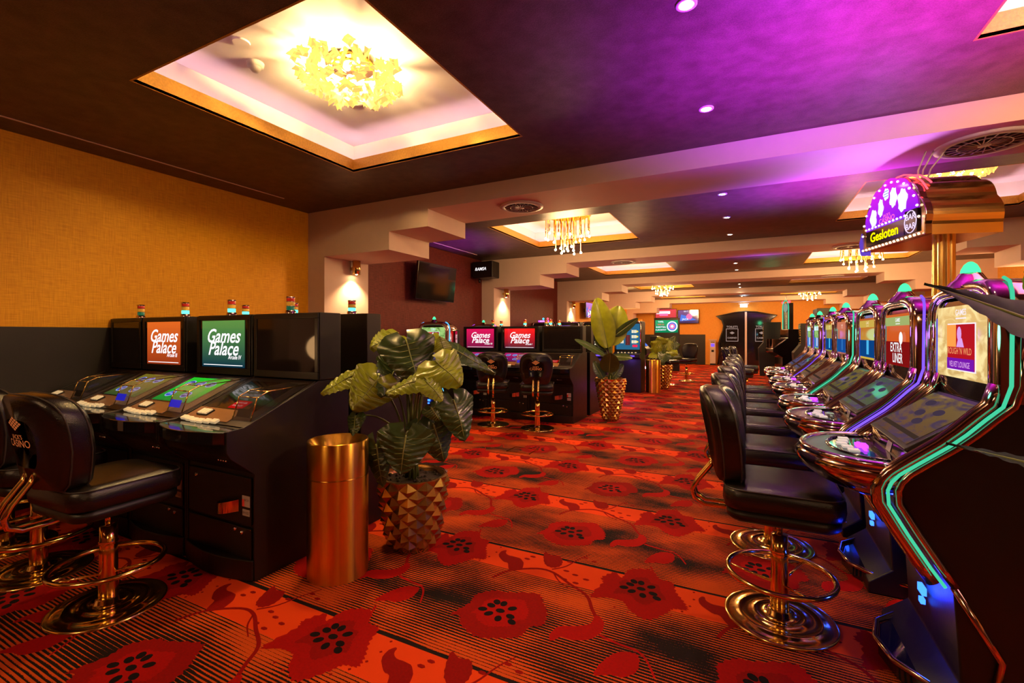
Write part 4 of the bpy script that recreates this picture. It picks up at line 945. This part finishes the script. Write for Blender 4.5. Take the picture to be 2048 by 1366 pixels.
def leaf(t, base, tip, W, nrm, kind='heart', mat='leaf', droop=.1, name='leaf'):
    """leaf blade from base to tip; nrm = direction its upper face looks"""
    base, tip = Vector(base), Vector(tip); d = tip-base; L = d.length; d.normalize(); nrm = Vector(nrm); nrm = (nrm-d*nrm.dot(d)).normalized(); s = d.cross(nrm)
    nu, nv = 22, 16
    ph = rnd.uniform(0, 6)
    def fn(u, v):
        v = v*2-1
        if kind == 'heart':
            w = W*.5*(min(1., u/.22)**.5)*((1-u)**.62)*1.28 + W*.10*(1-u)
            x = u*L - .30*L*(abs(v)**1.5)*(1-u)**2.2; y = v*w; cup = -.10*W*abs(v)**1.6 + .012*math.sin(u*46+abs(v)*5)*abs(v)**.7*(W/.25) + .03*W*math.sin(ph+3*v+7*u)
        else:
            w = W*.5*max(0., math.sin(PI*(min(1, u*.97+.02))**.85))**.55 if kind == 'paddle' else W*.5*min(1., 1.5*(1-u)**1.15); x = u*L; y = v*w; cup = -.07*W*v*v + .003*math.sin(u*90+abs(v)*7)*abs(v)+.03*W*math.sin(ph+4*u)
            cup += .10*W*abs(v)
        cup -= droop*L*u*u
        return tuple(base + d*x + s*y + nrm*cup)
    b = B(); b.grid(fn, nu, nv, 0)
    rib = [Vector(fn(q/12, .5))+nrm*.001 for q in range(12)]
    b.tube(rib, .006 if kind == 'heart' else .008, 6, taper=.25, mi=1)
    if kind == 'heart':
        for q in range(1, 7):
            for sd in (-1, 1):
                u0 = q/8; b.tube([Vector(fn(min(1, u0-.02+.10*e), .5+sd*.5*e*.92))+nrm*.001 for e in (0, .35, .7, 1)], .0022, 4, taper=.3, mi=1)
    lf = b.build(name, [mat, 'rib'], t); return lf
def stem(t, a, c, e, r=.008):
    a, c, e = Vector(a), Vector(c), Vector(e)
    pts = [a*(1-q)**2+c*2*q*(1-q)+e*q*q for q in [i/12 for i in range(13)]]
    B().tube(pts, r, 7, taper=.6).build('stem', 'stem', t)
def plant_at(t, loc, specs, soil, kind, sr=.008):
    L0 = Vector(loc)
    camv = Vector((0, 0, 1.35))
    for (bx, by, tx, ty, d, d2, W, up, side, mat) in specs:
        a = atd(bx, by, d)-L0; e = atd(tx, ty, d2)-L0
        nr = (camv-L0-a).normalized() + Vector((0, 0, up)) + Vector((RX, RY, 0))*side
        leaf(t, a, e, W, nr, kind, mat, .06)
        s0 = Vector((rnd.uniform(-.04, .04), rnd.uniform(-.04, .04), soil)); mid = Vector(((s0.x+a.x)*.5*.5, (s0.y+a.y)*.5*.5, max(a.z, soil+.1)*1.0+.03))
        stem(t, s0, mid, a, sr)
t = thing('potted_elephant_ear', 'leafy elephant ear plant in a gold diamond-studded planter beside the brass bin', 'potted plant', (-1.93, 2.40, 0))
pot(t, .215, .135, .455, 5, 12)
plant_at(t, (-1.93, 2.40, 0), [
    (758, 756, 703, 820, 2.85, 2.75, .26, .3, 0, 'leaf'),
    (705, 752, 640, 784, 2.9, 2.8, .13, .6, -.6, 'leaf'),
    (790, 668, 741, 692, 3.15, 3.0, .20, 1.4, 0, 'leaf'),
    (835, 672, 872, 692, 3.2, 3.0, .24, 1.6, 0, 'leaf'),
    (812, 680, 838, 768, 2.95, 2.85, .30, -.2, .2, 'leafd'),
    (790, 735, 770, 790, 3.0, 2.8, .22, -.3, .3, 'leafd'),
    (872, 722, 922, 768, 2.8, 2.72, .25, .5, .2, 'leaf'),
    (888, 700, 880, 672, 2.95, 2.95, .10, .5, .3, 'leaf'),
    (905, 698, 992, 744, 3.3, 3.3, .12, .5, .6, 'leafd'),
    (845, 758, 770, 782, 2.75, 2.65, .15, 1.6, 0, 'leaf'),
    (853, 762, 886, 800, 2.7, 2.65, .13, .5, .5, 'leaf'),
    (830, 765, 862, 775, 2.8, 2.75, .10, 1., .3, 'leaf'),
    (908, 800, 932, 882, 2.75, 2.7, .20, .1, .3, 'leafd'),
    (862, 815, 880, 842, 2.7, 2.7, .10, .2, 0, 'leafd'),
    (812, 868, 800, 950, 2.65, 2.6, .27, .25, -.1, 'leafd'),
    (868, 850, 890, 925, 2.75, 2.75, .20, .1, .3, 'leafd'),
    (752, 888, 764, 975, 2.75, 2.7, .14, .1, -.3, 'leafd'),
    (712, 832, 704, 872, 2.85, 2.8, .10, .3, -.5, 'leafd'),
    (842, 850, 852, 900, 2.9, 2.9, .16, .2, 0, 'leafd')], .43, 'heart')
t = thing('potted_bird_of_paradise', 'tall paddle-leaved plant in a gold diamond-studded planter at the second bank', 'potted plant', (-1.94, 7.25, 0))
pot(t, .235, .10, .665, 8, 13, 2.)
D = 7.35
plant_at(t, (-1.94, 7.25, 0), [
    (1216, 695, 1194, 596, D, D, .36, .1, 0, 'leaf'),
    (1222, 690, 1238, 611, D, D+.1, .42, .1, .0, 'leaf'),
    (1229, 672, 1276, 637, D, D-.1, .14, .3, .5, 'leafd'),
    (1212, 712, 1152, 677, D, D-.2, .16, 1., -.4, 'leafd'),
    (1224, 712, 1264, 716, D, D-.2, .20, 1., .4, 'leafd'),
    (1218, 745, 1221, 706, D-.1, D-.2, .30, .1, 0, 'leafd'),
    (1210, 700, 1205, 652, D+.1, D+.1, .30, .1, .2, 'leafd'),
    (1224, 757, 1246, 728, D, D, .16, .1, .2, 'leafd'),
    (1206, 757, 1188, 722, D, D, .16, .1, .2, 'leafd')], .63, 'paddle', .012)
t = thing('potted_leafy_plant', 'bushy green plant in a dark studded planter behind the distant brass bin', 'potted plant', (-1.91, 12.05, 0))
pot(t, .23, .12, .60, 7, 13, 2.)
D = 11.65
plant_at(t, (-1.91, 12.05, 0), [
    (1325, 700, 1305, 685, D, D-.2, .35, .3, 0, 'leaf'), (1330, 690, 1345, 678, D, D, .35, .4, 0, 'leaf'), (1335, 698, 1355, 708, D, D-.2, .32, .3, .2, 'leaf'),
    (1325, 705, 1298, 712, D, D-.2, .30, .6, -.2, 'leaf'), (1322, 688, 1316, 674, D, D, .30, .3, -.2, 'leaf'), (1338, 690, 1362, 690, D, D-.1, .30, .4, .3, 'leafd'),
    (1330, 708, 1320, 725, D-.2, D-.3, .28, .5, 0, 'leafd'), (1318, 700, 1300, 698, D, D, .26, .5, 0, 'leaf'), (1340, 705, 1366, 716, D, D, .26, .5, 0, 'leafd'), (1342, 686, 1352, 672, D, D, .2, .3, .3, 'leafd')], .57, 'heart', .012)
# big-leaved plant at the camera's side, its pot out of the picture
t = thing('potted_palm', 'large plant whose silhouetted leaves reach in beside the nearest curved slot machine', 'potted plant', (1.30, .95, 0))
pot(t, .21, .13, .45)
L0 = Vector((1.30, .95, 0))
for (bx, by, tx, ty, d, d2, W, n_, mat) in ((2215, 690, 1850, 562, 1.15, 1.5, .21, (-.2, -.30, 1.0), 'leafs'), (2230, 985, 1895, 876, 1.1, 1.35, .16, (.1, -.1, 1.), 'leafs'), (2095, 600, 2058, 478, 1.45, 1.45, .10, (-.9, -.6, .2), 'leaf')):
    a = atd(bx, by, d)-L0; e = atd(tx, ty, d2)-L0
    leaf(t, a, e, W, n_, 'blade', mat, .05); stem(t, (0, 0, .42), (a.x*.3, a.y*.3, a.z*.7+.1), a, .011)

# ---------------------------------------------------------------- fruit machines of the middle group
def fruit(x, y, lab, style, w=.62, h=1.66, rz=0.):
    t = thing('fruit_machine', lab, 'fruit machine', (x, y, 0), rz, 'upright fruit machines behind the second bank')
    hw = w/2
    B().prism([(.45, 0), (.45, h-.05), (.40, h), (.02, h), (0, h-.03), (0, .95), (-.22, .90), (-.22, .82), (-.05, .78), (-.05, 0)], 'x', -hw, hw).build('cabinet', 'black', t, .01)
    b = B()
    for sx in (-1, 1): b.tube([(sx*(hw-.015), -.03, .86), (sx*(hw-.015), -.03, h-.06), (sx*(hw-.05), -.03, h-.01)], .014, 8)
    b.tube([(-hw+.05, -.03, h-.01), (hw-.05, -.03, h-.01)], .014, 8); b.build('chrome_frame', 'chrome', t)
    b = B(); b.box(-hw+.04, hw-.04, -.012, 0, 1.0, h-.06, 0)
    y_ = -.014
    if style == 'blue':
        for r in range(3):
            for sx in (-1, 1):
                zz = 1.42-.12*r
                for q in range(3): b.box(sx*.15-.06+q*.04, sx*.15-.03+q*.04, y_-.001, y_, zz-.035, zz+.035, 2)
                b.add([(sx*.22+.022*math.cos(e*PI/6), y_-.001, zz+.022*math.sin(e*PI/6)) for e in range(12)], [range(12)], 3)
        b.box(-.055, .055, y_-.001, y_, 1.10, 1.34, 4); b.add([(0-.05, y_-.002, 1.47), (.08, y_-.002, 1.47), (.03, y_-.002, 1.57)], [(0, 1, 2)], 3)
        for q in range(5): b.add([(-.2+.035*q+.014*math.cos(e*PI/3), y_-.001, 1.50+.014*q+.014*math.sin(e*PI/3)) for e in range(6)], [range(6)], 2)
        b.box(.11, .22, y_-.002, y_, 1.06, 1.11, 5)
        for q, c in enumerate('KASTPRIJS'): b.text(c, -.0, y_-.002, 1.32-.024*q, .02, 5)
    elif style == 'knock':
        b.text('KNOCK', -.02, y_-.001, h-.14, .13, 3, .03, 0, .9); b.text('* *', 0, y_-.001, h-.25, .16, 6, .03)
        for r in range(5):
            for q, wd in ((-.17, .16), (.03, .08), (.15, .10)): b.box(q-wd/2, q+wd/2, y_-.001, y_, 1.32-.055*r, 1.35-.055*r, (6, 2, 2)[r % 3] if q < 0 else 2)
        b.box(.08, .20, y_-.002, y_, 1.05, 1.09, 5)
    elif style == 'ring':
        b.add([(-.14+.07*math.cos(e*PI/10), y_-.001, h-.17+.07*math.sin(e*PI/10)) for e in range(20)], [range(20)], 3)
        b.add([(-.14+.03*math.cos(e*PI/4), y_-.002, h-.17+.03*math.sin(e*PI/4)) for e in range(8)], [range(8)], 5)
        b.box(0, .16, y_-.001, y_, h-.16, h-.11, 5); b.text('RANDOM', .08, y_-.002, h-.21, .05, 3, .02); b.box(-.2, .2, y_-.001, y_, h-.34, h-.27, 6)
    else:
        b.box(-.2, .07, y_-.001, y_, h-.26, h-.09, 7); b.text('RANDOM', -.07, y_-.002, h-.13, .05, 2, .01); b.text('RUNNER', -.07, y_-.002, h-.2, .05, 2, .01)
        b.box(.09, .24, y_-.001, y_, h-.24, h-.1, 5); b.text('BAR', .16, y_-.002, h-.17, .06, 3, .02); b.box(-.22, .22, y_-.001, y_, h-.36, h-.30, 8)
    b.build('pay_glass', [MT['bluep'] if style == 'blue' else MT['blackp'], MT['wt'], em('pay_cream', (.9, .75, .5), .9), em('pay_yellow', (.9, .55, .08), 1.), em('pay_maroon', (.12, .03, .03), .6), em('pay_red', (.85, .01, .04), 1.3), em('pay_cyan', (.2, .65, .8), .9), em('pay_violet', (.28, .12, .9), 1.2), em('pay_orange', (.8, .16, .02), .8)], t)
    for q in range(6):
        b = B(); b.ball((-.2+.08*q, -.13+.02*(q % 2), .93), .024, 8, sz=.6); b.build('button', 'key', t)
    b = B(); b.box(-.20, .20, -.24, -.222, .845, .87); b.build('console_strip', 'n_viol', t)
    b = B(); b.lathe([(.03, h), (.028, h+.02), (.001, h+.03)], (0, .1), 12); b.build('top_lamp', 'gd' if style != 'ring' else 'n_cyan', t)
    if style == 'ring':
        b = B(); b.box(-.16, .16, .0, .03, h+.01, h+.05); b.text('RANDOM', 0, -.004, h+.03, .05, 1); b.build('top_sign', ['n_purp', 'wt'], t)
        b = B(); b.ball((-.04, .05, h+.09), .03, 8); b.build('top_beacon', 'n_cyan', t); b = B(); b.ball((.08, .05, h+.09), .03, 8); b.build('top_beacon', 'n_red', t)
    return t
fruit(-2.53, 11.0, 'upright fruit machine with blue pay table, beside the distant brass bin', 'blue')
fruit(-3.32, 11.0, 'upright fruit machine with yellow lettering and two stars behind the paddle-leaved plant', 'knock')
fruit(-4.02, 11.0, 'upright fruit machine with violet and red glass behind the dark terminal screen', 'violet')
fruit(-4.66, 11.0, 'upright fruit machine with round yellow emblem and purple top sign', 'ring')
light('POINT', (-2.5, 10.6, .75), (.25, .1, 1.), 1.5, .05); light('POINT', (-3.3, 10.6, .75), (.25, .1, 1.), 1.5, .05); light('POINT', (-2.3, 9.7, .25), (.6, .05, 1.), 2.5, .05)

# ---------------------------------------------------------------- far machines
def tall_green(x, y):
    t = thing('tall_slot_machine', 'tall narrow slot machine with green lit arched top in the distance', 'slot machine', (x, y, 0), R(-72))
    B().prism([(.35, 0), (.35, 1.5), (-.05, 1.5), (-.05, 1.25), (-.45, .95), (-.45, .85), (-.2, .7), (-.2, 0)], 'x', -.28, .28).build('cabinet', 'blackg', t, .01)
    B().box(-.2, .2, 0, .12, 1.5, 2.25).build('top_box', 'black', t, .01)
    b = B(); b.tube([(-.2, -.01, 1.5), (-.2, -.01, 2.15), (-.14, -.01, 2.28), (0, -.01, 2.34), (.14, -.01, 2.28), (.2, -.01, 2.15), (.2, -.01, 1.5)], .014, 8); b.build('light_tube', 'n_green', t)
    b = B(); b.add([(.15*math.cos(e*PI/8), -.012, 2.12+.13*math.sin(e*PI/8)) for e in range(16)], [range(16)], 0); b.build('picture_disc', em('pale_disc', (.35, .4, .3), .6), t)
    b = B(); [b.text(c, .05, -.013, 1.95-.075*q, .09, 0, .02) for q, c in enumerate('JACKPOT')]; b.build('top_lettering', em('lett', (.9, .7, .35), .9), t)
    for q in range(8): B().box(-.22+.06*q, -.19+.06*q, -.44, -.1, .90, 1.22).build('button_column', 'bchrome', t) if q in (0, 3, 7) else None
    for sx in (-.22, .22): B().ball((sx, 0, 2.28), .04, 8).build('beacon', 'n_red', t)
    B().ball((0, 0, 2.40), .025, 8, sz=2.).build('finial', 'key', t)
    light('POINT', (x-.4, y-.3, 2.0), (.1, 1., .4), 3, .1)
tall_green(.95, 15.6)
for k, (x, y, w, h, lab) in enumerate(((1.32, 13.6, .60, 1.62, 'plain black cabinet standing beyond the curved slot row'), (.62, 17.6, .6, 1.75, 'dark slot machine before the toilet doors with a column of gold lights'))):
    t = thing('tall_cabinet', lab, 'cabinet', (x, y, 0), R(-90))
    B().prism([(.3, 0), (.3, h), (-.2, h), (-.2, 1.1), (-.35, .9), (-.3, 0)], 'x', -w/2, w/2).build('body', 'black', t, .01)
    b = B(); b.box(-w/2+.05, w/2-.05, -.203, -.2, 1.15, h-.05); b.build('front_panel', 'off', t)
    b = B(); [b.ball((w/2-.03, -.21, 1.15+.06*q), .012, 6) for q in range(8)]; b.build('edge_bulbs', 'a', t)
t = thing('change_machine', 'brown panel unit with embossed ornament behind the curved slot row', 'machine', (1.55, 14.6, 0), R(-90))
B().box(-.45, .45, 0, .3, 0, 2.02).build('body', 'brown', t, .01); b = B(); b.box(-.3, .3, -.01, 0, 1.65, 1.9); b.build('emblem_plate', 'black', t)
t = thing('ticket_kiosk', 'narrow pale ticket kiosk standing by the toilet doors', 'kiosk', (-1.42, 22.25, 0))
B().box(-.11, .11, 0, .22, .08, 1.1).build('body', 'grey', t, .01)
b = B(); b.box(-.15, .15, -.04, .24, 1.1, 1.13); b.build('top_shelf', 'grey', t); b = B(); b.box(-.11, .11, .01, .21, 0, .08); b.build('foot', 'black', t)
b = B(); b.box(-.07, .07, -.006, 0, .82, .95); b.build('display', 'n_viol', t); b = B(); b.box(-.05, .05, -.006, 0, .58, .68); b.build('ticket_slot', 'black', t); b = B(); b.box(-.08, .08, -.005, 0, 1.0, 1.03); b.build('slot_line', 'black', t)
for k, (x, y, lab, m) in enumerate(((-2.75, 13.4, 'low gaming machine with red base lamp behind the bushy plant', 'n_red'), (-2.45, 15.2, 'low gaming machine with white base lamp further behind the bushy plant', 'n_purp'))):
    t = thing('low_gaming_machine', lab, 'gaming machine', (x, y, 0), R(90))
    B().prism([(.3, 0), (.3, 1.3), (.1, 1.3), (-.25, .95), (-.25, .8), (-.1, .7), (-.1, 0)], 'x', -.3, .3).build('cabinet', 'black', t, .01)
    ML = Matrix.Translation((0, -.25, .96)) @ Matrix.Rotation(math.atan2(.35, .35), 4, 'X'); B(ML).box(-.22, .22, .1, .45, 0, .008).build('screen', 'tv_blue', t)
    B().ball((0, -.14, .42), .035, 8).build('base_lamp', em('base_white_%d' % k, (1, .5, .6), 12.), t); light('POINT', (x+.3, y, .42), (1., .15, .25), 3., .05)

# floor socket plate
b = B(); x0, x1, y0, y1 = -2.50, -2.20, 4.78, 5.02
for a in ((x0, x1, y0, y0+.012), (x0, x1, y1-.012, y1), (x0, x0+.012, y0, y1), (x1-.012, x1, y0, y1)): b.box(a[0], a[1], a[2], a[3], .0, .006)
tag(b.build('floor_socket', 'brass'), 'thin brass frame of a floor socket hatch let into the carpet', 'floor socket')

# ---------------------------------------------------------------- marquee sign on a gold column
def sign():
    cx, cy = 1.0, 4.58; rz = R(-73.4)
    t = thing('marquee_sign', 'lit casino marquee reading Gesloten on a fluted gold column above the slot row', 'marquee sign', (cx, cy, 0), rz)
    # column stands behind the face
    b = B(); prof = []; n = 10
    pts = []
    for k in range(n*6):
        a = 2*PI*k/(n*6); r = .058+.007*abs(math.sin(n*a/2)); pts.append((.16+r*math.cos(a), .24+r*math.sin(a)))
    b.prism(pts, 'z', 0, 2.06, 0); b.build('column', 'signgold', t)
    # scalloped gold body
    def arch(sx, sz, z0, n=48, sc=.022, lob=9):
        o = []
        for k in range(n+1):
            a = PI*k/n; s_ = 1+sc*abs(math.sin(a*lob))/.3; o.append((sx*s_*math.cos(a), z0+sz*s_*math.sin(a)))
        return o
    o = arch(.37, .40, 2.12, 60, .016, 6)
    base = [(-.37, 2.05)] + o[::-1] + [(.37, 2.05)]
    b = B(); b.prism(base, 'y', .02, .46, 0); b.build('gold_body', 'signgold', t)
    b = B(); b.prism([(x*1.04, 2.05+(z-2.05)*1.02) for x, z in base], 'y', -.02, .03, 0); b.build('face_back', 'bchrome', t, .006)
    # purple arch panel
    o2 = arch(.31, .33, 2.21, 40, .02, 5)
    b = B(); b.prism([(x, z) for x, z in o2[::-1]], 'y', -.032, -.02, 0); b.build('arch_panel', screen_mat('arch_purple', (200, 30, 200), (110, 20, 200), 1.1), t)
    # pale fruit-like shapes and lettering on it
    b = B(); rr = random.Random(9)
    for (x, z, sx, sz) in ((-.20, 2.30, .045, .07), (-.10, 2.36, .035, .07), (-.03, 2.45, .035, .045), (.06, 2.40, .045, .075), (.17, 2.35, .055, .085)):
        b.add([(x+sx*(1+.18*math.sin(5*e*PI/10+x*40))*math.cos(e*PI/10), -.034, z+sz*(1+.12*math.cos(7*e*PI/10))*math.sin(e*PI/10)) for e in range(20)], [range(20)], 0)
    for q in range(3): b.box(-.06, .0, -.0355, -.0345, 2.43+.02*q, 2.435+.02*q, 1)
    b.build('arch_picture', [em('pale_blue_print', (.75, .9, 1.), 1.2), em('print_blue', (.1, .1, .6), .8)], t)
    b = B(); b.text("JACK'S", -.02, -.036, 2.285, .03, 0, .01); b.text('CASINO', -.02, -.036, 2.25, .055, 0, .015); b.build('arch_lettering', em('pink_lettering', (1., .12, .45), 1.1), t)
    b = B(); b.box(-.30, .19, -.036, -.02, 2.085, 2.205, 0); b.build('message_board', 'blackg', t)
    b = B(); b.text('Gesloten', -.055, -.038, 2.142, .105, 0, .02, 0, .95); b.build('message_lettering', 'yel', t)
    b = B(); b.box(.20, .33, -.036, -.02, 2.085, 2.25, 0); b.build('bar_panel', 'blackg', t)
    b = B(); b.text('BAR', .265, -.038, 2.20, .06, 0, .015); b.text('BAR', .265, -.038, 2.13, .06, 0, .015); b.tube([(.265+.065*math.cos(e*PI/8), -.038, 2.165+.08*math.sin(e*PI/8)) for e in range(16)], .003, 5, True); b.build('bar_lettering', em('bar_white', (.8, .6, .9), 1.), t)
    for k in range(16):
        B().ball((-.35+.7*k/15, -.035, 2.062), .009, 8).build('marquee_bulb', 'marq', t)
    for k in range(12): B().ball((-.29+.5*k/11, -.042, 2.222), .008, 8).build('marquee_bulb', 'marq', t)
    for k in range(14):
        a = PI*(k+.5)/14; B().ball((.352*math.cos(a), -.035, 2.14+.385*math.sin(a)), .009, 8).build('marquee_bulb', 'marq', t)
    b = B(); b.tube([(.40*math.cos(e*PI/16), .03, 2.14+.43*math.sin(e*PI/16)) for e in range(3, 14)], .006, 6); b.tube([(.39*math.cos(e*PI/16), .09, 2.14+.425*math.sin(e*PI/16)) for e in range(4, 14)], .006, 6); b.build('neon_arch', 'n_red', t)
    b = B(); b.prism([(-.42, 2.03), (-.36, 2.02), (-.36, 2.20), (-.40, 2.22), (-.44, 2.14)], 'y', -.02, .03); b.build('end_badge', em('violet_badge', (.12, .05, .5), .8), t)
    return t, cx, cy, rz
sign()
b = B()
for dx in (0, .02, .05): b.tube([(1.16+dx, 4.62, 2.52), (1.15+dx*1.5, 4.58, 2.60), (1.18+dx*2.4, 4.52, 2.72)], .006, 6)
tag(b.build('cable_bundle', 'vent'), 'white cables running from the sign top into the ceiling beam', 'cables')
# added upward spots without fixtures, imitating coloured neon glow on the ceiling
UP = (R(180), 0, 0)
for x, y, z, c, p, a in ((.35, 2.9, 1.7, (.34, .02, 1.), 520, 125), (.95, 2.6, 1.8, (.80, .02, .70), 260, 115), (.9, 4.4, 1.9, (.50, .22, 1.), 46, 120), (1.45, 3.6, 2.2, (1., .10, .07), 22, 110), (.75, 5.6, 2.0, (.50, .03, 1.), 300, 125), (.2, 9.9, 2.2, (.25, .05, 1.), 160, 130), (.1, 5.8, 1.9, (.14, .05, 1.), 130, 120)):
    light('SPOT', (x, y, z), c, p, .08, UP, spot_size=R(a), spot_blend=1.)

# ---------------------------------------------------------------- lights of the room, and unseen fill
WARM = (1., .62, .26)
light('POINT', (-2.42, 2.34, C+.22), (1., .66, .24), 185, .07)
light('POINT', (1.95, 6.6, C+.17), (1., .64, .28), 60, .16)
for x, y, p in ((-2.46, 6.72, 75), (-2.46, 15.5, 110), (1.95, 11.2, 110), (1.95, 19.9, 130)): light('POINT', (x, y, 2.50), (1., .58, .23), p, .25)
light('POINT', (-2.46, -1.97, C+.1), (1., .62, .26), 45, .2)  # unseen lamp added behind the camera for reflections and frontal fill
light('POINT', (1.95, -1.97, C+.1), (1., .62, .26), 25, .2)  # second added fill behind the camera, also out of view
light('POINT', (1.95, 2.4, C-.12), (1., .64, .32), 95, .2)
light('POINT', (-2.46, 11.2, 2.5), (1., .58, .24), 50, .2)
light('POINT', (-2.46, 19.9, 2.5), (1., .58, .22), 110, .2)
light('POINT', (3.6, 9.5, 2.3), (1., .55, .22), 50, .3)
light('POINT', (-4.2, 18.5, 1.6), (1., .62, .2), 40, .2)
w = bpy.data.worlds.new('w'); scn.world = w; w.use_nodes = True
w.node_tree.nodes['Background'].inputs[0].default_value = (.3, .16, .12, 1); w.node_tree.nodes['Background'].inputs[1].default_value = .05
